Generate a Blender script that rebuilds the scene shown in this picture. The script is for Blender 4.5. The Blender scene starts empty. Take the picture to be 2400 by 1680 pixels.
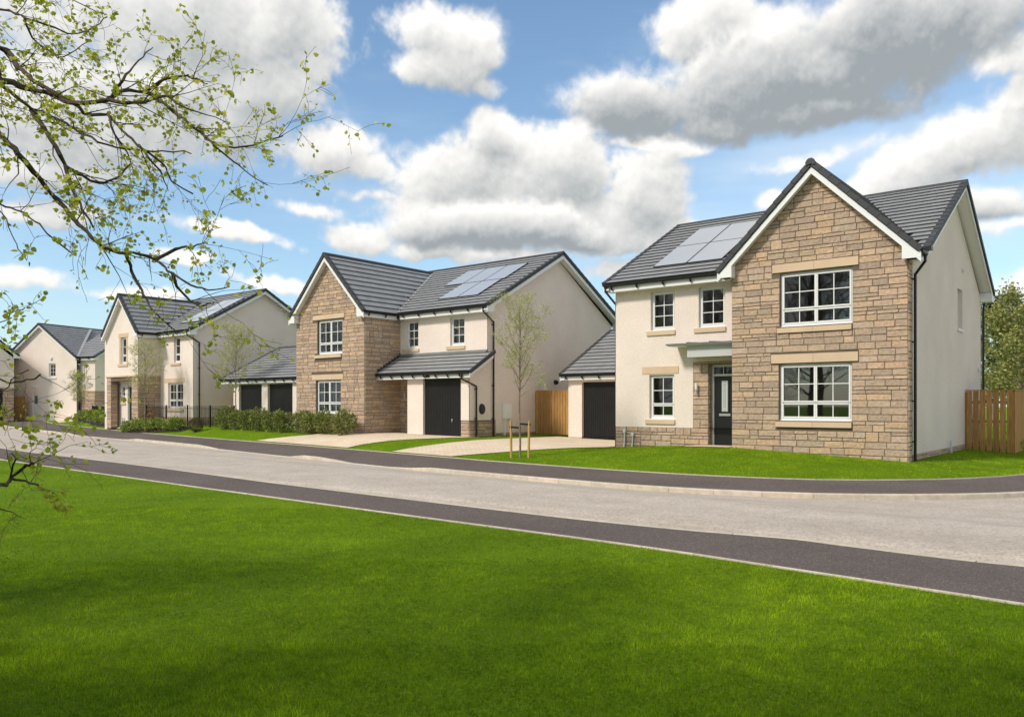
import bpy, bmesh, math, random
import numpy as np
from mathutils import Vector, Matrix
from mathutils.geometry import tessellate_polygon

scene = bpy.context.scene
COL = scene.collection
R = math.radians
rnd = random.Random(7)

# ------------------------------------------------------------------ camera
F_PX, HZ, YAW, ZC = 1865.0, 949.0, R(38.92), 1.65
cam_d = bpy.data.cameras.new('camera')
cam_d.sensor_fit = 'HORIZONTAL'; cam_d.sensor_width = 36.0
cam_d.lens = 36.0 * F_PX / 2400.0
cam_d.shift_y = (HZ - 840.0) / 2400.0
cam_d.clip_start = 0.05; cam_d.clip_end = 3000
cam = bpy.data.objects.new('camera', cam_d); COL.objects.link(cam)
cam.location = (0, 0, ZC); cam.rotation_euler = (R(90), 0, YAW)
scene.camera = cam
FW = Vector((-math.sin(YAW), math.cos(YAW), 0)); RT = Vector((math.cos(YAW), math.sin(YAW), 0))
def pix(x, y, d):
    """a point seen at photo pixel (x, y), d metres deep"""
    return Vector((0, 0, ZC)) + FW * d + RT * ((x - 1200) / F_PX * d) + Vector((0, 0, -(y - HZ) / F_PX * d))
def depth(p): return p[0] * FW[0] + p[1] * FW[1]

# ------------------------------------------------------------------ light
SUN = Vector((-0.23, -0.72, 0.66)).normalized()
sun_d = bpy.data.lights.new('sun', 'SUN'); sun_d.energy = 1.9; sun_d.angle = R(9); sun_d.color = (1.0, 0.93, 0.83)
sun = bpy.data.objects.new('sun', sun_d); COL.objects.link(sun)
sun.rotation_euler = (-SUN).to_track_quat('-Z', 'Y').to_euler()
sun.location = (0, -20, 40)

world = bpy.data.worlds.new('World'); scene.world = world; world.use_nodes = True
def cloud_image(W=4608, H=1152, seed=5):
    """cloud colour and cover over the upper half of the sky; columns = azimuth, rows = elevation"""
    rs = np.random.RandomState(seed)
    def taps(n, g, periodic):
        x = np.arange(n) / n * (g if periodic else g - 3) + (0 if periodic else 1)
        i = np.floor(x).astype(int); f = (x - i).astype(np.float32); r = []
        for k, w in ((-1, (1 - f) ** 3 / 6), (0, (3 * f ** 3 - 6 * f ** 2 + 4) / 6), (1, (-3 * f ** 3 + 3 * f ** 2 + 3 * f + 1) / 6), (2, f ** 3 / 6)):
            r.append(((i + k) % g if periodic else np.clip(i + k, 0, g - 1), w.astype(np.float32)))
        return r
    def noise(cells, aspect=1.0):
        gx = max(4, int(cells)); gy = max(5, int(cells / 4 * aspect) + 3); G = (rs.rand(gy, gx).astype(np.float32) - 0.5) * 2.6
        A = sum(G[:, i] * w[None, :] for i, w in taps(W, gx, True))
        return sum(A[i, :] * w[:, None] for i, w in taps(H, gy, False))
    def fbm(c0, octs, gain, aspect=1.0, billow=False):
        t = 0; a = 1.0; n = 0
        for k in range(octs):
            v = noise(c0 * 2 ** k * (1 + .07 * k), aspect); 
            if billow: v = np.abs(v) * 1.6 - 0.55
            t = t + a * v; n += a * a; a *= gain
        return t / math.sqrt(n)
    az0 = math.atan2(-math.sin(YAW), math.cos(YAW))
    AZ = ((np.arange(W) + .5) / W * 2 * np.pi - np.pi)[None, :].astype(np.float32)   # relative to the view axis
    EL = ((np.arange(H) + .5) / H * np.pi / 2)[:, None].astype(np.float32)
    ss = lambda x, a, b: (lambda t: t * t * (3 - 2 * t))(np.clip((x - a) / (b - a), 0, 1))
    out = np.maximum(ss(np.abs(AZ), .66, .86) + 0 * EL, ss(EL, .50, .66) + 0 * AZ)
    def layer(blobs, tone, dark, cover, edge):
        big = fbm(9, 3, .55); wx = fbm(30, 6, .62) * .040; wy = fbm(30, 6, .62) * .027
        M = np.zeros((H, W), dtype=np.float32)
        for (px, py, rx, ry, w) in blobs:
            af = math.atan((px - 1200) / F_PX); e0 = math.atan(-(py - HZ) / F_PX * math.cos(af)); ra = rx / F_PX * math.cos(af) ** 2; re = ry / F_PX * math.cos(af) * math.cos(e0) ** 2
            c0 = max(0, int((af - 3 * ra + np.pi) / (2 * np.pi) * W)); c1 = min(W, int((af + 3 * ra + np.pi) / (2 * np.pi) * W) + 1)
            r0 = max(0, int((e0 - 3 * re) / (np.pi / 2) * H)); r1 = min(H, int((e0 + 3 * re) / (np.pi / 2) * H) + 1)
            if r1 <= r0: continue
            da = (AZ[:, c0:c1] + wx[r0:r1, c0:c1] - af) / ra; de = (EL[r0:r1] + wy[r0:r1, c0:c1] - e0) / re
            de = np.where(de < 0, de * 1.2, de)                       # flatter underneath
            v = w * np.exp(-.8 * (da * da + de * de))
            m_ = M[r0:r1, c0:c1]; M[r0:r1, c0:c1] = np.maximum(m_, v) + .12 * np.minimum(m_, v)
        M = M * (1 - out) + np.clip(cover + .75 * big, 0, 1.1) * out          # beyond the view the same broken sky goes on
        f0 = fbm(26, 3, .6); f1 = fbm(70, 7, .70); f2 = fbm(52, 7, .66, billow=True)
        D = 1.18 * M + .30 * f0 * np.clip(M * 2, .5, 1) + .27 * f1 * np.clip(M * 2.2, .5, 1) - .34 * f2 * np.clip(M * 2, .45, 1)
        alpha = ss(D, .34, .38 + edge + .10)
        rho = np.clip((D - .36) * 1.3, 0, 1.2)
        lam = .05 / (np.pi / 2) * H; dec = math.exp(-1 / lam); S = np.zeros_like(rho); acc = np.zeros(W, dtype=np.float32)
        for r in range(H - 1, -1, -1): acc = acc * dec + rho[r]; S[r] = acc     # cloud lying above
        S = S / lam
        def rel(de, da, F): return F - np.roll(np.roll(F, -int(de / (np.pi / 2) * H), 0), int(da / (2 * np.pi) * W), 1)
        lit = .02 + 1.06 * np.exp(-tone * S) + .42 * np.clip(rel(.007, .005, D), -.5, .5) + .42 * np.clip(rel(.024, .016, D), -.7, .7)
        lit = np.clip(lit + .05 * f0 + .10 * f1 * np.clip(S * 2, 0, 1), 0, 1)
        return alpha, lit, dark
    A = layer([(380, 60, 430, 170, 1.0), (690, 60, 130, 160, .95), (640, 250, 130, 110, .85), (230, 330, 420, 110, .85), (560, 330, 130, 70, .75), (985, 90, 150, 90, .95), (950, 185, 110, 60, .85), (1030, 165, 90, 60, .8), (1090, 130, 70, 60, .7),
        (760, 385, 110, 65, .9), (870, 430, 80, 40, .6), (1080, 430, 170, 90, .95), (1150, 330, 90, 60, .9), (1290, 400, 110, 100, .95), (1200, 520, 300, 60, .8), (1490, 450, 95, 110, .95), (1560, 560, 90, 60, .75), (1380, 560, 150, 50, .7), (1450, 640, 150, 40, .6),
        (1600, 60, 120, 80, .95), (1720, 120, 150, 80, .9), (2280, 380, 230, 80, .95), (2110, 420, 110, 70, .9), (2390, 270, 110, 80, .9), (2350, 180, 120, 60, .7), (1500, 330, 160, 30, .65), (1900, 350, 180, 30, .6), (590, 585, 130, 24, .75), (840, 580, 75, 42, .85), (700, 600, 60, 22, .6), (1010, 612, 95, 24, .75), (870, 488, 60, 20, .6),
        (200, 545, 260, 34, .7), (60, 690, 160, 36, .6), (2390, 690, 120, 70, .7), (2330, 560, 110, 26, .6), (1830, 445, 60, 36, .6), (450, 640, 90, 22, .7), (1050, 540, 120, 60, .8), (1330, 300, 80, 40, .7), (330, 240, 300, 90, .8), (1180, 620, 160, 34, .75), (1620, 640, 120, 40, .7), (1950, 470, 130, 26, .6), (760, 520, 90, 26, .65), (120, 450, 220, 50, .75), (1120, 220, 60, 30, .45), (720, 180, 90, 90, .8), (2200, 560, 150, 34, .6), (330, 720, 160, 26, .6), (660, 690, 130, 22, .6)], 1.7, (.42, .45, .46), .66, .28)
    B = layer([(1420, 265, 150, 75, 1.0), (1800, 190, 360, 120, 1.1), (2120, 60, 330, 130, 1.1), (1880, 280, 260, 60, .95), (1650, 300, 170, 55, .85), (1150, 540, 240, 65, 1.2), (1290, 555, 140, 50, 1.05), (330, 170, 300, 50, .55), (2330, 470, 140, 50, .85), (1000, 500, 90, 40, .55)], 4.2, (.34, .375, .40), .22, .42)
    ci = fbm(14, 6, .6, aspect=4.5); cir = np.clip(ss(ci, -.5, 1.6) * .62 + .02 + .30 * np.exp(-EL / .16), 0, .9)
    a2 = np.zeros((H, W), dtype=np.float32); P = np.zeros((H, W, 3), dtype=np.float32)
    a2 = cir; P = cir[..., None] * np.array((.84, .93, 1.0), dtype=np.float32)
    hi = np.array((1.0, .98, .945), dtype=np.float32)
    for alpha, lit, lo in (A, B):
        lo = np.array(lo, dtype=np.float32); col = lo + (hi - lo) * lit[..., None]
        P = P * (1 - alpha[..., None]) + col * alpha[..., None]; a2 = a2 * (1 - alpha) + alpha
    return (P / np.maximum(a2, 1e-3)[..., None]).astype(np.float32), a2.astype(np.float32)
def build_world():
    nt = world.node_tree; N = nt.nodes; L = nt.links; N.clear()
    out = N.new('ShaderNodeOutputWorld'); bg = N.new('ShaderNodeBackground'); bg.inputs[1].default_value = 0.1
    L.new(bg.outputs[0], out.inputs[0])
    sky = N.new('ShaderNodeTexSky'); sky.sky_type = 'NISHITA'; sky.sun_disc = False
    sky.sun_elevation = math.asin(SUN.z); sky.sun_rotation = math.atan2(SUN.x, SUN.y)
    sky.altitude = 50; sky.air_density = 1.0; sky.dust_density = 1.0; sky.ozone_density = 2.5
    col, al = cloud_image(); H, W = al.shape
    img = bpy.data.images.new('clouds', W, H, alpha=True, float_buffer=False); img.colorspace_settings.name = 'Non-Color'; img.alpha_mode = 'CHANNEL_PACKED'
    img.pixels.foreach_set(np.concatenate([col, al[..., None]], axis=2).astype(np.float32).ravel()); img.update()
    def mm(op, a, b=None, c=None):
        n = N.new('ShaderNodeMath'); n.operation = op
        for i, v in enumerate((a, b, c)):
            if v is None: continue
            if isinstance(v, (int, float)): n.inputs[i].default_value = v
            else: L.new(v, n.inputs[i])
        return n.outputs[0]
    tc = N.new('ShaderNodeTexCoord'); sx = N.new('ShaderNodeSeparateXYZ'); L.new(tc.outputs['Generated'], sx.inputs[0])
    az = mm('ARCTAN2', sx.outputs[0], sx.outputs[1]); el = mm('ARCSINE', sx.outputs[2])
    u = mm('FRACT', mm('MULTIPLY_ADD', mm('SUBTRACT', az, math.atan2(FW.x, FW.y)), 1 / (2 * math.pi), 0.5)); v = mm('MULTIPLY', mm('MAXIMUM', el, 0.002), 2 / math.pi)
    uv = N.new('ShaderNodeCombineXYZ'); L.new(u, uv.inputs[0]); L.new(v, uv.inputs[1])
    im = N.new('ShaderNodeTexImage'); im.image = img; im.interpolation = 'Cubic'; im.extension = 'EXTEND'; L.new(uv.outputs[0], im.inputs[0])
    sc = N.new('ShaderNodeVectorMath'); sc.operation = 'SCALE'; sc.inputs['Scale'].default_value = CLOUD; L.new(im.outputs[0], sc.inputs[0])
    gain = N.new('ShaderNodeMix'); gain.data_type = 'RGBA'; gain.blend_type = 'MULTIPLY'; gain.inputs[0].default_value = 1
    L.new(sky.outputs[0], gain.inputs[6]); gain.inputs[7].default_value = SKYGAIN
    mx = N.new('ShaderNodeMix'); mx.data_type = 'RGBA'; L.new(im.outputs[1], mx.inputs[0]); L.new(gain.outputs[2], mx.inputs[6]); L.new(sc.outputs[0], mx.inputs[7])
    L.new(mx.outputs[2], bg.inputs[0])
CLOUD = 6.8
SKYGAIN = (1.02, 1.17, 1.16, 1)
build_world()
try:
    world.cycles.sampling_method = 'MANUAL'; world.cycles.sample_map_resolution = 256
except Exception: pass

vs = scene.view_settings
vs.view_transform = 'Standard'; vs.look = 'None'; vs.gamma = 1.0; vs.exposure = 0.66
try: vs.use_curve_mapping = False
except Exception: pass
cy = scene.cycles
cy.use_denoising = True
cy.max_bounces = 6; cy.diffuse_bounces = 3; cy.glossy_bounces = 3; cy.transparent_max_bounces = 12; cy.transmission_bounces = 4
cy.sample_clamp_indirect = 6.0

# ------------------------------------------------------------------ materials
MAT = {}
def mat(name, col, rough=0.8, bump=None, var=None, spec=0.3, metal=0.0, attr=None, trans=None, grain=None):
    """bump=(scale, strength, distance); var=(scale, amount); attr=colour attribute multiplied in; trans=translucency"""
    if name in MAT: return MAT[name]
    m = bpy.data.materials.new(name); m.use_nodes = True; MAT[name] = m
    nt = m.node_tree; N = nt.nodes; L = nt.links
    b = N['Principled BSDF']
    b.inputs['Base Color'].default_value = (*col, 1); b.inputs['Roughness'].default_value = rough
    b.inputs['Specular IOR Level'].default_value = spec; b.inputs['Metallic'].default_value = metal
    tc = N.new('ShaderNodeTexCoord'); cur = None
    geo = N.new('ShaderNodeNewGeometry')
    if attr:
        a = N.new('ShaderNodeAttribute'); a.attribute_name = attr; cur = a.outputs['Color']
    def mixv(sock, amount, scale, detail=5, vec=None, stretch=None):
        nonlocal cur
        n = N.new('ShaderNodeTexNoise'); n.inputs['Scale'].default_value = scale; n.inputs['Detail'].default_value = detail
        if stretch:
            mp = N.new('ShaderNodeMapping'); mp.inputs['Scale'].default_value = stretch; L.new(geo.outputs['Position'], mp.inputs[0]); L.new(mp.outputs[0], n.inputs['Vector'])
        else: L.new(geo.outputs['Position'], n.inputs['Vector'])
        r = N.new('ShaderNodeMapRange'); L.new(n.outputs[0], r.inputs[0]); r.inputs[1].default_value = 0.25; r.inputs[2].default_value = 0.75
        r.inputs[3].default_value = 1 - amount; r.inputs[4].default_value = 1 + amount
        mx = N.new('ShaderNodeMix'); mx.data_type = 'RGBA'; mx.blend_type = 'MULTIPLY'; mx.inputs[0].default_value = 1
        if cur is None: mx.inputs[6].default_value = (*col, 1)
        else: L.new(cur, mx.inputs[6])
        cb = N.new('ShaderNodeCombineXYZ')
        for i in range(3): L.new(r.outputs[0], cb.inputs[i])
        L.new(cb.outputs[0], mx.inputs[7]); cur = mx.outputs[2]
    if var: mixv(None, var[1], var[0])
    if grain: mixv(None, grain[1], grain[0], 3, None, grain[2] if len(grain) > 2 else None)
    if cur is not None: L.new(cur, b.inputs['Base Color'])
    if bump:
        n = N.new('ShaderNodeTexNoise'); n.inputs['Scale'].default_value = bump[0]; n.inputs['Detail'].default_value = 6; n.inputs['Roughness'].default_value = 0.6
        L.new(geo.outputs['Position'], n.inputs['Vector'])
        bp = N.new('ShaderNodeBump'); bp.inputs['Strength'].default_value = bump[1]; bp.inputs['Distance'].default_value = bump[2]
        L.new(n.outputs[0], bp.inputs['Height']); L.new(bp.outputs[0], b.inputs['Normal'])
    if trans:
        t = N.new('ShaderNodeBsdfTranslucent'); ms = N.new('ShaderNodeMixShader'); ms.inputs[0].default_value = trans
        if cur is not None: L.new(cur, t.inputs[0])
        else: t.inputs[0].default_value = (*col, 1)
        L.new(b.outputs[0], ms.inputs[1]); L.new(t.outputs[0], ms.inputs[2]); L.new(ms.outputs[0], N['Material Output'].inputs[0])
    return m

RENDER = mat('cream_roughcast', (0.865, 0.75, 0.665), 0.95, bump=(48, 0.8, 0.025), var=(0.8, 0.06), grain=(42, 0.15), spec=0.1)
STONE = mat('sandstone', (0.5, 0.37, 0.24), 0.92, bump=(26, 1.0, 0.03), attr='Col', grain=(14, 0.20), spec=0.12)
MORTAR = mat('dark_mortar', (0.15, 0.115, 0.085), 0.95, var=(3, 0.15))
SILL = mat('cast_stone', (0.66, 0.50, 0.345), 0.85, bump=(80, 0.15, 0.01), var=(2.2, 0.07), spec=0.15)
UPVC = mat('white_plastic', (0.83, 0.83, 0.82), 0.35, spec=0.45, var=(1.5, 0.02))
TILE = mat('grey_roof_tile', (0.155, 0.158, 0.165), 0.5, attr='Col', grain=(9, 0.10), bump=(70, 0.25, 0.01), spec=0.5)
DTILE = mat('dark_verge_tile', (0.052, 0.054, 0.058), 0.6, var=(6, 0.15), spec=0.35)
BLACK = mat('black_plastic', (0.013, 0.013, 0.013), 0.38, spec=0.4)
DOORBLK = mat('black_door', (0.012, 0.012, 0.013), 0.3, spec=0.45, bump=(25, 0.05, 0.01))
GARBLK = mat('black_garage_door', (0.012, 0.012, 0.0125), 0.45, spec=0.35, var=(3, 0.2))
CHROME = mat('brushed_metal', (0.7, 0.7, 0.7), 0.3, metal=1.0)
LEAD = mat('grey_lead_sheet', (0.17, 0.18, 0.18), 0.55, var=(5, 0.12))
GREYPL = mat('grey_plastic', (0.64, 0.65, 0.65), 0.45)
SOLAR = mat('solar_glass', (1.0, 0.955, 0.90), 0.36, metal=1.0, var=(0.7, 0.03))
SOLFR = mat('solar_frame', (0.02, 0.02, 0.022), 0.4)
WOOD = mat('fence_timber', (0.46, 0.27, 0.115), 0.82, attr='Col', grain=(3.5, 0.32, (10, 10, 0.7)), bump=(40, 0.3, 0.01), spec=0.2)
POST = mat('pale_stake_timber', (0.55, 0.34, 0.13), 0.8, grain=(4, 0.25, (10, 10, 0.8)))
IRON = mat('black_iron', (0.02, 0.018, 0.017), 0.5)
KERB = mat('concrete_kerb', (0.47, 0.405, 0.31), 0.92, attr='Col', grain=(7, 0.16), bump=(120, 0.25, 0.01), spec=0.15)
BARK = mat('lichen_bark', (0.115, 0.092, 0.068), 0.95, var=(16, 0.45), grain=(60, 0.35), bump=(70, 0.8, 0.01), spec=0.1)
BARK2 = mat('grey_twig_bark', (0.25, 0.20, 0.155), 0.95, var=(9, 0.3), spec=0.1)
TWIG = mat('dark_twig', (0.13, 0.10, 0.085), 0.9, var=(9, 0.3), spec=0.1)
LEAFY = mat('young_leaf', (0.30, 0.37, 0.035), 0.6, attr='Col', trans=0.5, spec=0.25)
LEAFS = mat('sapling_leaf', (0.26, 0.33, 0.06), 0.6, attr='Col', trans=0.35, spec=0.2)
LAUREL = mat('shrub_leaf', (0.10, 0.16, 0.03), 0.42, attr='Col', trans=0.22, spec=0.35)
MULCH = mat('bark_mulch', (0.045, 0.032, 0.035), 0.95, bump=(35, 1.0, 0.04), grain=(45, 0.5))
BLIND = mat('white_blind', (0.85, 0.84, 0.81), 0.7, trans=0.3)
CURTAIN = mat('pale_curtain', (0.55, 0.48, 0.40), 0.9)
ROOM = mat('room_paint', (0.20, 0.19, 0.17), 0.9)
GRASSB = mat('grass_blade', (0.11, 0.25, 0.012), 0.8, attr='Col', trans=0.3, spec=0.05)

def surf_material(name, build):
    m = bpy.data.materials.new(name); m.use_nodes = True; MAT[name] = m
    nt = m.node_tree; N = nt.nodes; L = nt.links
    b = N['Principled BSDF']; geo = N.new('ShaderNodeNewGeometry'); build(N, L, b, geo.outputs['Position']); return m
def noise_n(N, L, pos, scale, detail=4, rough=0.55, stretch=None):
    n = N.new('ShaderNodeTexNoise'); n.inputs['Scale'].default_value = scale; n.inputs['Detail'].default_value = detail; n.inputs['Roughness'].default_value = rough
    if stretch:
        mp = N.new('ShaderNodeMapping'); mp.inputs['Scale'].default_value = stretch; L.new(pos, mp.inputs[0]); L.new(mp.outputs[0], n.inputs['Vector'])
    else: L.new(pos, n.inputs['Vector'])
    return n.outputs[0]
def ramp_n(N, L, fac, stops):
    r = N.new('ShaderNodeValToRGB'); L.new(fac, r.inputs[0]); e = r.color_ramp.elements
    while len(e) < len(stops): e.new(0.5)
    for i, (p, c) in enumerate(stops): e[i].position = p; e[i].color = (*c, 1)
    return r.outputs[0]
def mul_n(N, L, a, b, fac=1.0, mode='MULTIPLY'):
    x = N.new('ShaderNodeMix'); x.data_type = 'RGBA'; x.blend_type = mode; x.inputs[0].default_value = fac
    L.new(a, x.inputs[6]); L.new(b, x.inputs[7]); return x.outputs[2]
def bump_n(N, L, b, h, strength, dist):
    bp = N.new('ShaderNodeBump'); bp.inputs['Strength'].default_value = strength; bp.inputs['Distance'].default_value = dist
    L.new(h, bp.inputs['Height']); L.new(bp.outputs[0], b.inputs['Normal'])
def m_grass(N, L, b, pos):
    a = ramp_n(N, L, noise_n(N, L, pos, 0.55, 5), [(0.3, (0.125, 0.235, 0.005)), (0.7, (0.195, 0.33, 0.008))])
    c = ramp_n(N, L, noise_n(N, L, pos, 28, 5, 0.7), [(0.3, (0.5, 0.55, 0.45)), (0.72, (1.35, 1.25, 1.2))])
    L.new(mul_n(N, L, a, c), b.inputs['Base Color']); b.inputs['Roughness'].default_value = 0.9; b.inputs['Specular IOR Level'].default_value = 0.1
    bump_n(N, L, b, noise_n(N, L, pos, 60, 4, 0.7), 0.9, 0.03)
def m_asphalt(N, L, b, pos):
    a = ramp_n(N, L, noise_n(N, L, pos, 0.5, 5), [(0.3, (0.155, 0.125, 0.113)), (0.7, (0.195, 0.160, 0.146))])
    v = N.new('ShaderNodeTexVoronoi'); v.inputs['Scale'].default_value = 75; L.new(pos, v.inputs['Vector'])
    c = ramp_n(N, L, v.outputs['Color'], [(0.25, (0.62, 0.62, 0.62)), (0.75, (1.0, 1.0, 1.0)), (0.95, (1.8, 1.75, 1.7))])
    L.new(mul_n(N, L, a, c), b.inputs['Base Color']); b.inputs['Roughness'].default_value = 0.9; b.inputs['Specular IOR Level'].default_value = 0.25
    bump_n(N, L, b, v.outputs['Distance'], 0.8, 0.012)
def m_road(N, L, b, pos):
    a = ramp_n(N, L, noise_n(N, L, pos, 0.35, 6, 0.6, (0.35, 2.2, 1)), [(0.28, (0.47, 0.405, 0.345)), (0.72, (0.56, 0.495, 0.43))])
    v = N.new('ShaderNodeTexVoronoi'); v.inputs['Scale'].default_value = 34; L.new(pos, v.inputs['Vector'])
    c = ramp_n(N, L, v.outputs['Color'], [(0.1, (0.78, 0.78, 0.78)), (0.5, (1.0, 1.0, 1.0)), (0.9, (1.13, 1.13, 1.13))])
    s = ramp_n(N, L, noise_n(N, L, pos, 1.3, 6, 0.65), [(0.3, (0.88, 0.87, 0.86)), (0.65, (1.04, 1.04, 1.04))])
    L.new(mul_n(N, L, mul_n(N, L, a, c), s), b.inputs['Base Color']); b.inputs['Roughness'].default_value = 0.92; b.inputs['Specular IOR Level'].default_value = 0.2
    bump_n(N, L, b, v.outputs['Distance'], 0.6, 0.01)
def m_drive(N, L, b, pos):
    br = N.new('ShaderNodeTexBrick'); br.inputs['Scale'].default_value = 1.0; br.inputs['Brick Width'].default_value = 0.2; br.inputs['Row Height'].default_value = 0.1
    br.inputs['Mortar Size'].default_value = 0.006; br.inputs['Color1'].default_value = (0.74, 0.60, 0.44, 1); br.inputs['Color2'].default_value = (0.80, 0.67, 0.51, 1)
    br.inputs['Mortar'].default_value = (0.55, 0.44, 0.32, 1); L.new(pos, br.inputs['Vector'])
    s = ramp_n(N, L, noise_n(N, L, pos, 0.8, 6), [(0.3, (0.9, 0.89, 0.88)), (0.7, (1.06, 1.06, 1.06))])
    L.new(mul_n(N, L, br.outputs[0], s), b.inputs['Base Color']); b.inputs['Roughness'].default_value = 0.9; b.inputs['Specular IOR Level'].default_value = 0.15
    bump_n(N, L, b, noise_n(N, L, pos, 60, 3), 0.3, 0.005)
GRASS = surf_material('lawn_turf', m_grass); ASPH = surf_material('dark_asphalt', m_asphalt)
ROAD = surf_material('worn_road_surface', m_road); DRIVE = surf_material('block_paving', m_drive)
def glass_material():
    m = bpy.data.materials.new('window_glass'); m.use_nodes = True; nt = m.node_tree; N = nt.nodes; L = nt.links; N.clear()
    o = N.new('ShaderNodeOutputMaterial'); t = N.new('ShaderNodeBsdfTransparent'); t.inputs[0].default_value = (0.88, 0.91, 0.90, 1)
    gl = N.new('ShaderNodeBsdfGlossy'); gl.inputs['Roughness'].default_value = 0.015; gl.inputs[0].default_value = (0.95, 0.97, 1, 1)
    fr = N.new('ShaderNodeFresnel'); fr.inputs[0].default_value = 1.9
    ms = N.new('ShaderNodeMixShader'); L.new(fr.outputs[0], ms.inputs[0]); L.new(t.outputs[0], ms.inputs[1]); L.new(gl.outputs[0], ms.inputs[2]); L.new(ms.outputs[0], o.inputs[0])
    return m
GLASS = glass_material()

# ------------------------------------------------------------------ mesh helpers
class MB:
    def __init__(s): s.v = []; s.f = []; s.c = []
    def poly(s, pts, col=None):
        i = len(s.v); s.v.extend([tuple(p) for p in pts]); s.f.append(tuple(range(i, i + len(pts)))); s.c.append(col); return s
    def faces(s, vs_, fs, col=None):
        i = len(s.v); s.v.extend([tuple(p) for p in vs_])
        for f in fs: s.f.append(tuple(i + k for k in f)); s.c.append(col)
        return s
    def prism(s, pts, ext, col=None):
        """closed prism: polygon pts (ccw seen from -ext side is fine), extruded by vector ext"""
        n = len(pts); a = [Vector(p) for p in pts]; e = Vector(ext); bb = [p + e for p in a]
        nrm = Vector((0, 0, 0))
        for i in range(n): nrm += a[i].cross(a[(i + 1) % n])
        fl = nrm.dot(e) > 0
        fs = [tuple(range(n)) if not fl else tuple(range(n - 1, -1, -1)), tuple(range(2 * n - 1, n - 1, -1)) if not fl else tuple(range(n, 2 * n))]
        for i in range(n):
            j = (i + 1) % n
            fs.append((i, n + i, n + j, j) if not fl else (i, j, n + j, n + i))
        return s.faces(a + bb, fs, col)
    def box(s, x0, x1, y0, y1, z0, z1, col=None):
        return s.prism([(x0, y0, z0), (x1, y0, z0), (x1, y1, z0), (x0, y1, z0)], (0, 0, z1 - z0), col)
    def bbox(s, b, u0, u1, v0, v1, w0, w1, col=None):
        return s.prism([b(u0, v0, w0), b(u1, v0, w0), b(u1, v1, w0), b(u0, v1, w0)], b.N * (w1 - w0), col)
    def obox(s, c, ax, ay, az, col=None):
        """box centred at c with half-axis vectors"""
        c, ax, ay, az = Vector(c), Vector(ax), Vector(ay), Vector(az)
        return s.prism([c - ax - ay - az, c + ax - ay - az, c + ax + ay - az, c - ax + ay - az], az * 2, col)
    def tube(s, pts, rad, n=6, caps=True, col=None):
        pts = [Vector(p) for p in pts]
        if isinstance(rad, (int, float)): rad = [rad] * len(pts)
        base = len(s.v); prev = None
        for k, p in enumerate(pts):
            if k == 0: t = pts[1] - p
            elif k == len(pts) - 1: t = p - pts[k - 1]
            else: t = (pts[k + 1] - p).normalized() + (p - pts[k - 1]).normalized()
            t = t.normalized() if t.length > 1e-9 else Vector((0, 0, 1))
            if prev is None: prev = t.orthogonal().normalized()
            a = (prev - t * prev.dot(t)); a = a.normalized() if a.length > 1e-6 else t.orthogonal().normalized()
            prev = a; q = t.cross(a)
            for i in range(n):
                an = 2 * math.pi * i / n
                s.v.append(tuple(p + (a * math.cos(an) + q * math.sin(an)) * rad[k]))
        for k in range(len(pts) - 1):
            for i in range(n):
                j = (i + 1) % n
                s.f.append((base + k * n + i, base + k * n + j, base + (k + 1) * n + j, base + (k + 1) * n + i)); s.c.append(col)
        if caps:
            s.f.append(tuple(base + i for i in range(n - 1, -1, -1))); s.c.append(col)
            e = base + (len(pts) - 1) * n; s.f.append(tuple(e + i for i in range(n))); s.c.append(col)
        return s
    def mesh(s, name, m, org=(0, 0, 0), smooth=False):
        me = bpy.data.meshes.new(name)
        v = np.array(s.v, dtype=np.float64) - np.array(org)
        me.from_pydata(v.tolist(), [], s.f)
        if any(c is not None for c in s.c): set_cols(me, s.c)
        if m: me.materials.append(m)
        if smooth: me.polygons.foreach_set('use_smooth', [True] * len(me.polygons))
        me.update(); return me
    def build(s, name, m, parent=None, org=(0, 0, 0), smooth=False, kind=None):
        o = bpy.data.objects.new(name, s.mesh(name, m, org, smooth)); COL.objects.link(o)
        if parent is not None: o.parent = parent
        if kind: o['kind'] = kind
        return o
def set_cols(me, fc):
    at = me.color_attributes.new('Col', 'FLOAT_COLOR', 'CORNER')
    lt = np.empty(len(me.polygons), dtype=np.int32); me.polygons.foreach_get('loop_total', lt)
    fcol = np.array([(*(c or (1, 1, 1)), 1.0) for c in fc], dtype=np.float32)
    at.data.foreach_set('color', np.repeat(fcol, lt, axis=0).ravel())
def np_mesh(name, verts, faces, m, cols=None, smooth=False):
    """verts (n,3), faces (k,c) all with c corners, cols per face (k,3)"""
    me = bpy.data.meshes.new(name); k, c = faces.shape
    me.vertices.add(len(verts)); me.vertices.foreach_set('co', np.ascontiguousarray(verts, dtype=np.float32).ravel())
    me.loops.add(k * c); me.loops.foreach_set('vertex_index', np.ascontiguousarray(faces, dtype=np.int32).ravel())
    me.polygons.add(k); me.polygons.foreach_set('loop_start', np.arange(0, k * c, c, dtype=np.int32))
    try: me.polygons.foreach_set('loop_total', np.full(k, c, dtype=np.int32))
    except Exception: pass
    me.update(calc_edges=True)
    if cols is not None:
        at = me.color_attributes.new('Col', 'FLOAT_COLOR', 'CORNER')
        cc = np.concatenate([cols, np.ones((k, 1))], axis=1).astype(np.float32)
        at.data.foreach_set('color', np.repeat(cc, c, axis=0).ravel())
    if m: me.materials.append(m)
    if smooth: me.polygons.foreach_set('use_smooth', [True] * k)
    return me
def link(name, me, parent=None, loc=None, kind=None):
    o = bpy.data.objects.new(name, me); COL.objects.link(o)
    if parent is not None: o.parent = parent
    if loc is not None: o.location = loc
    if kind: o['kind'] = kind
    return o
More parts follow.
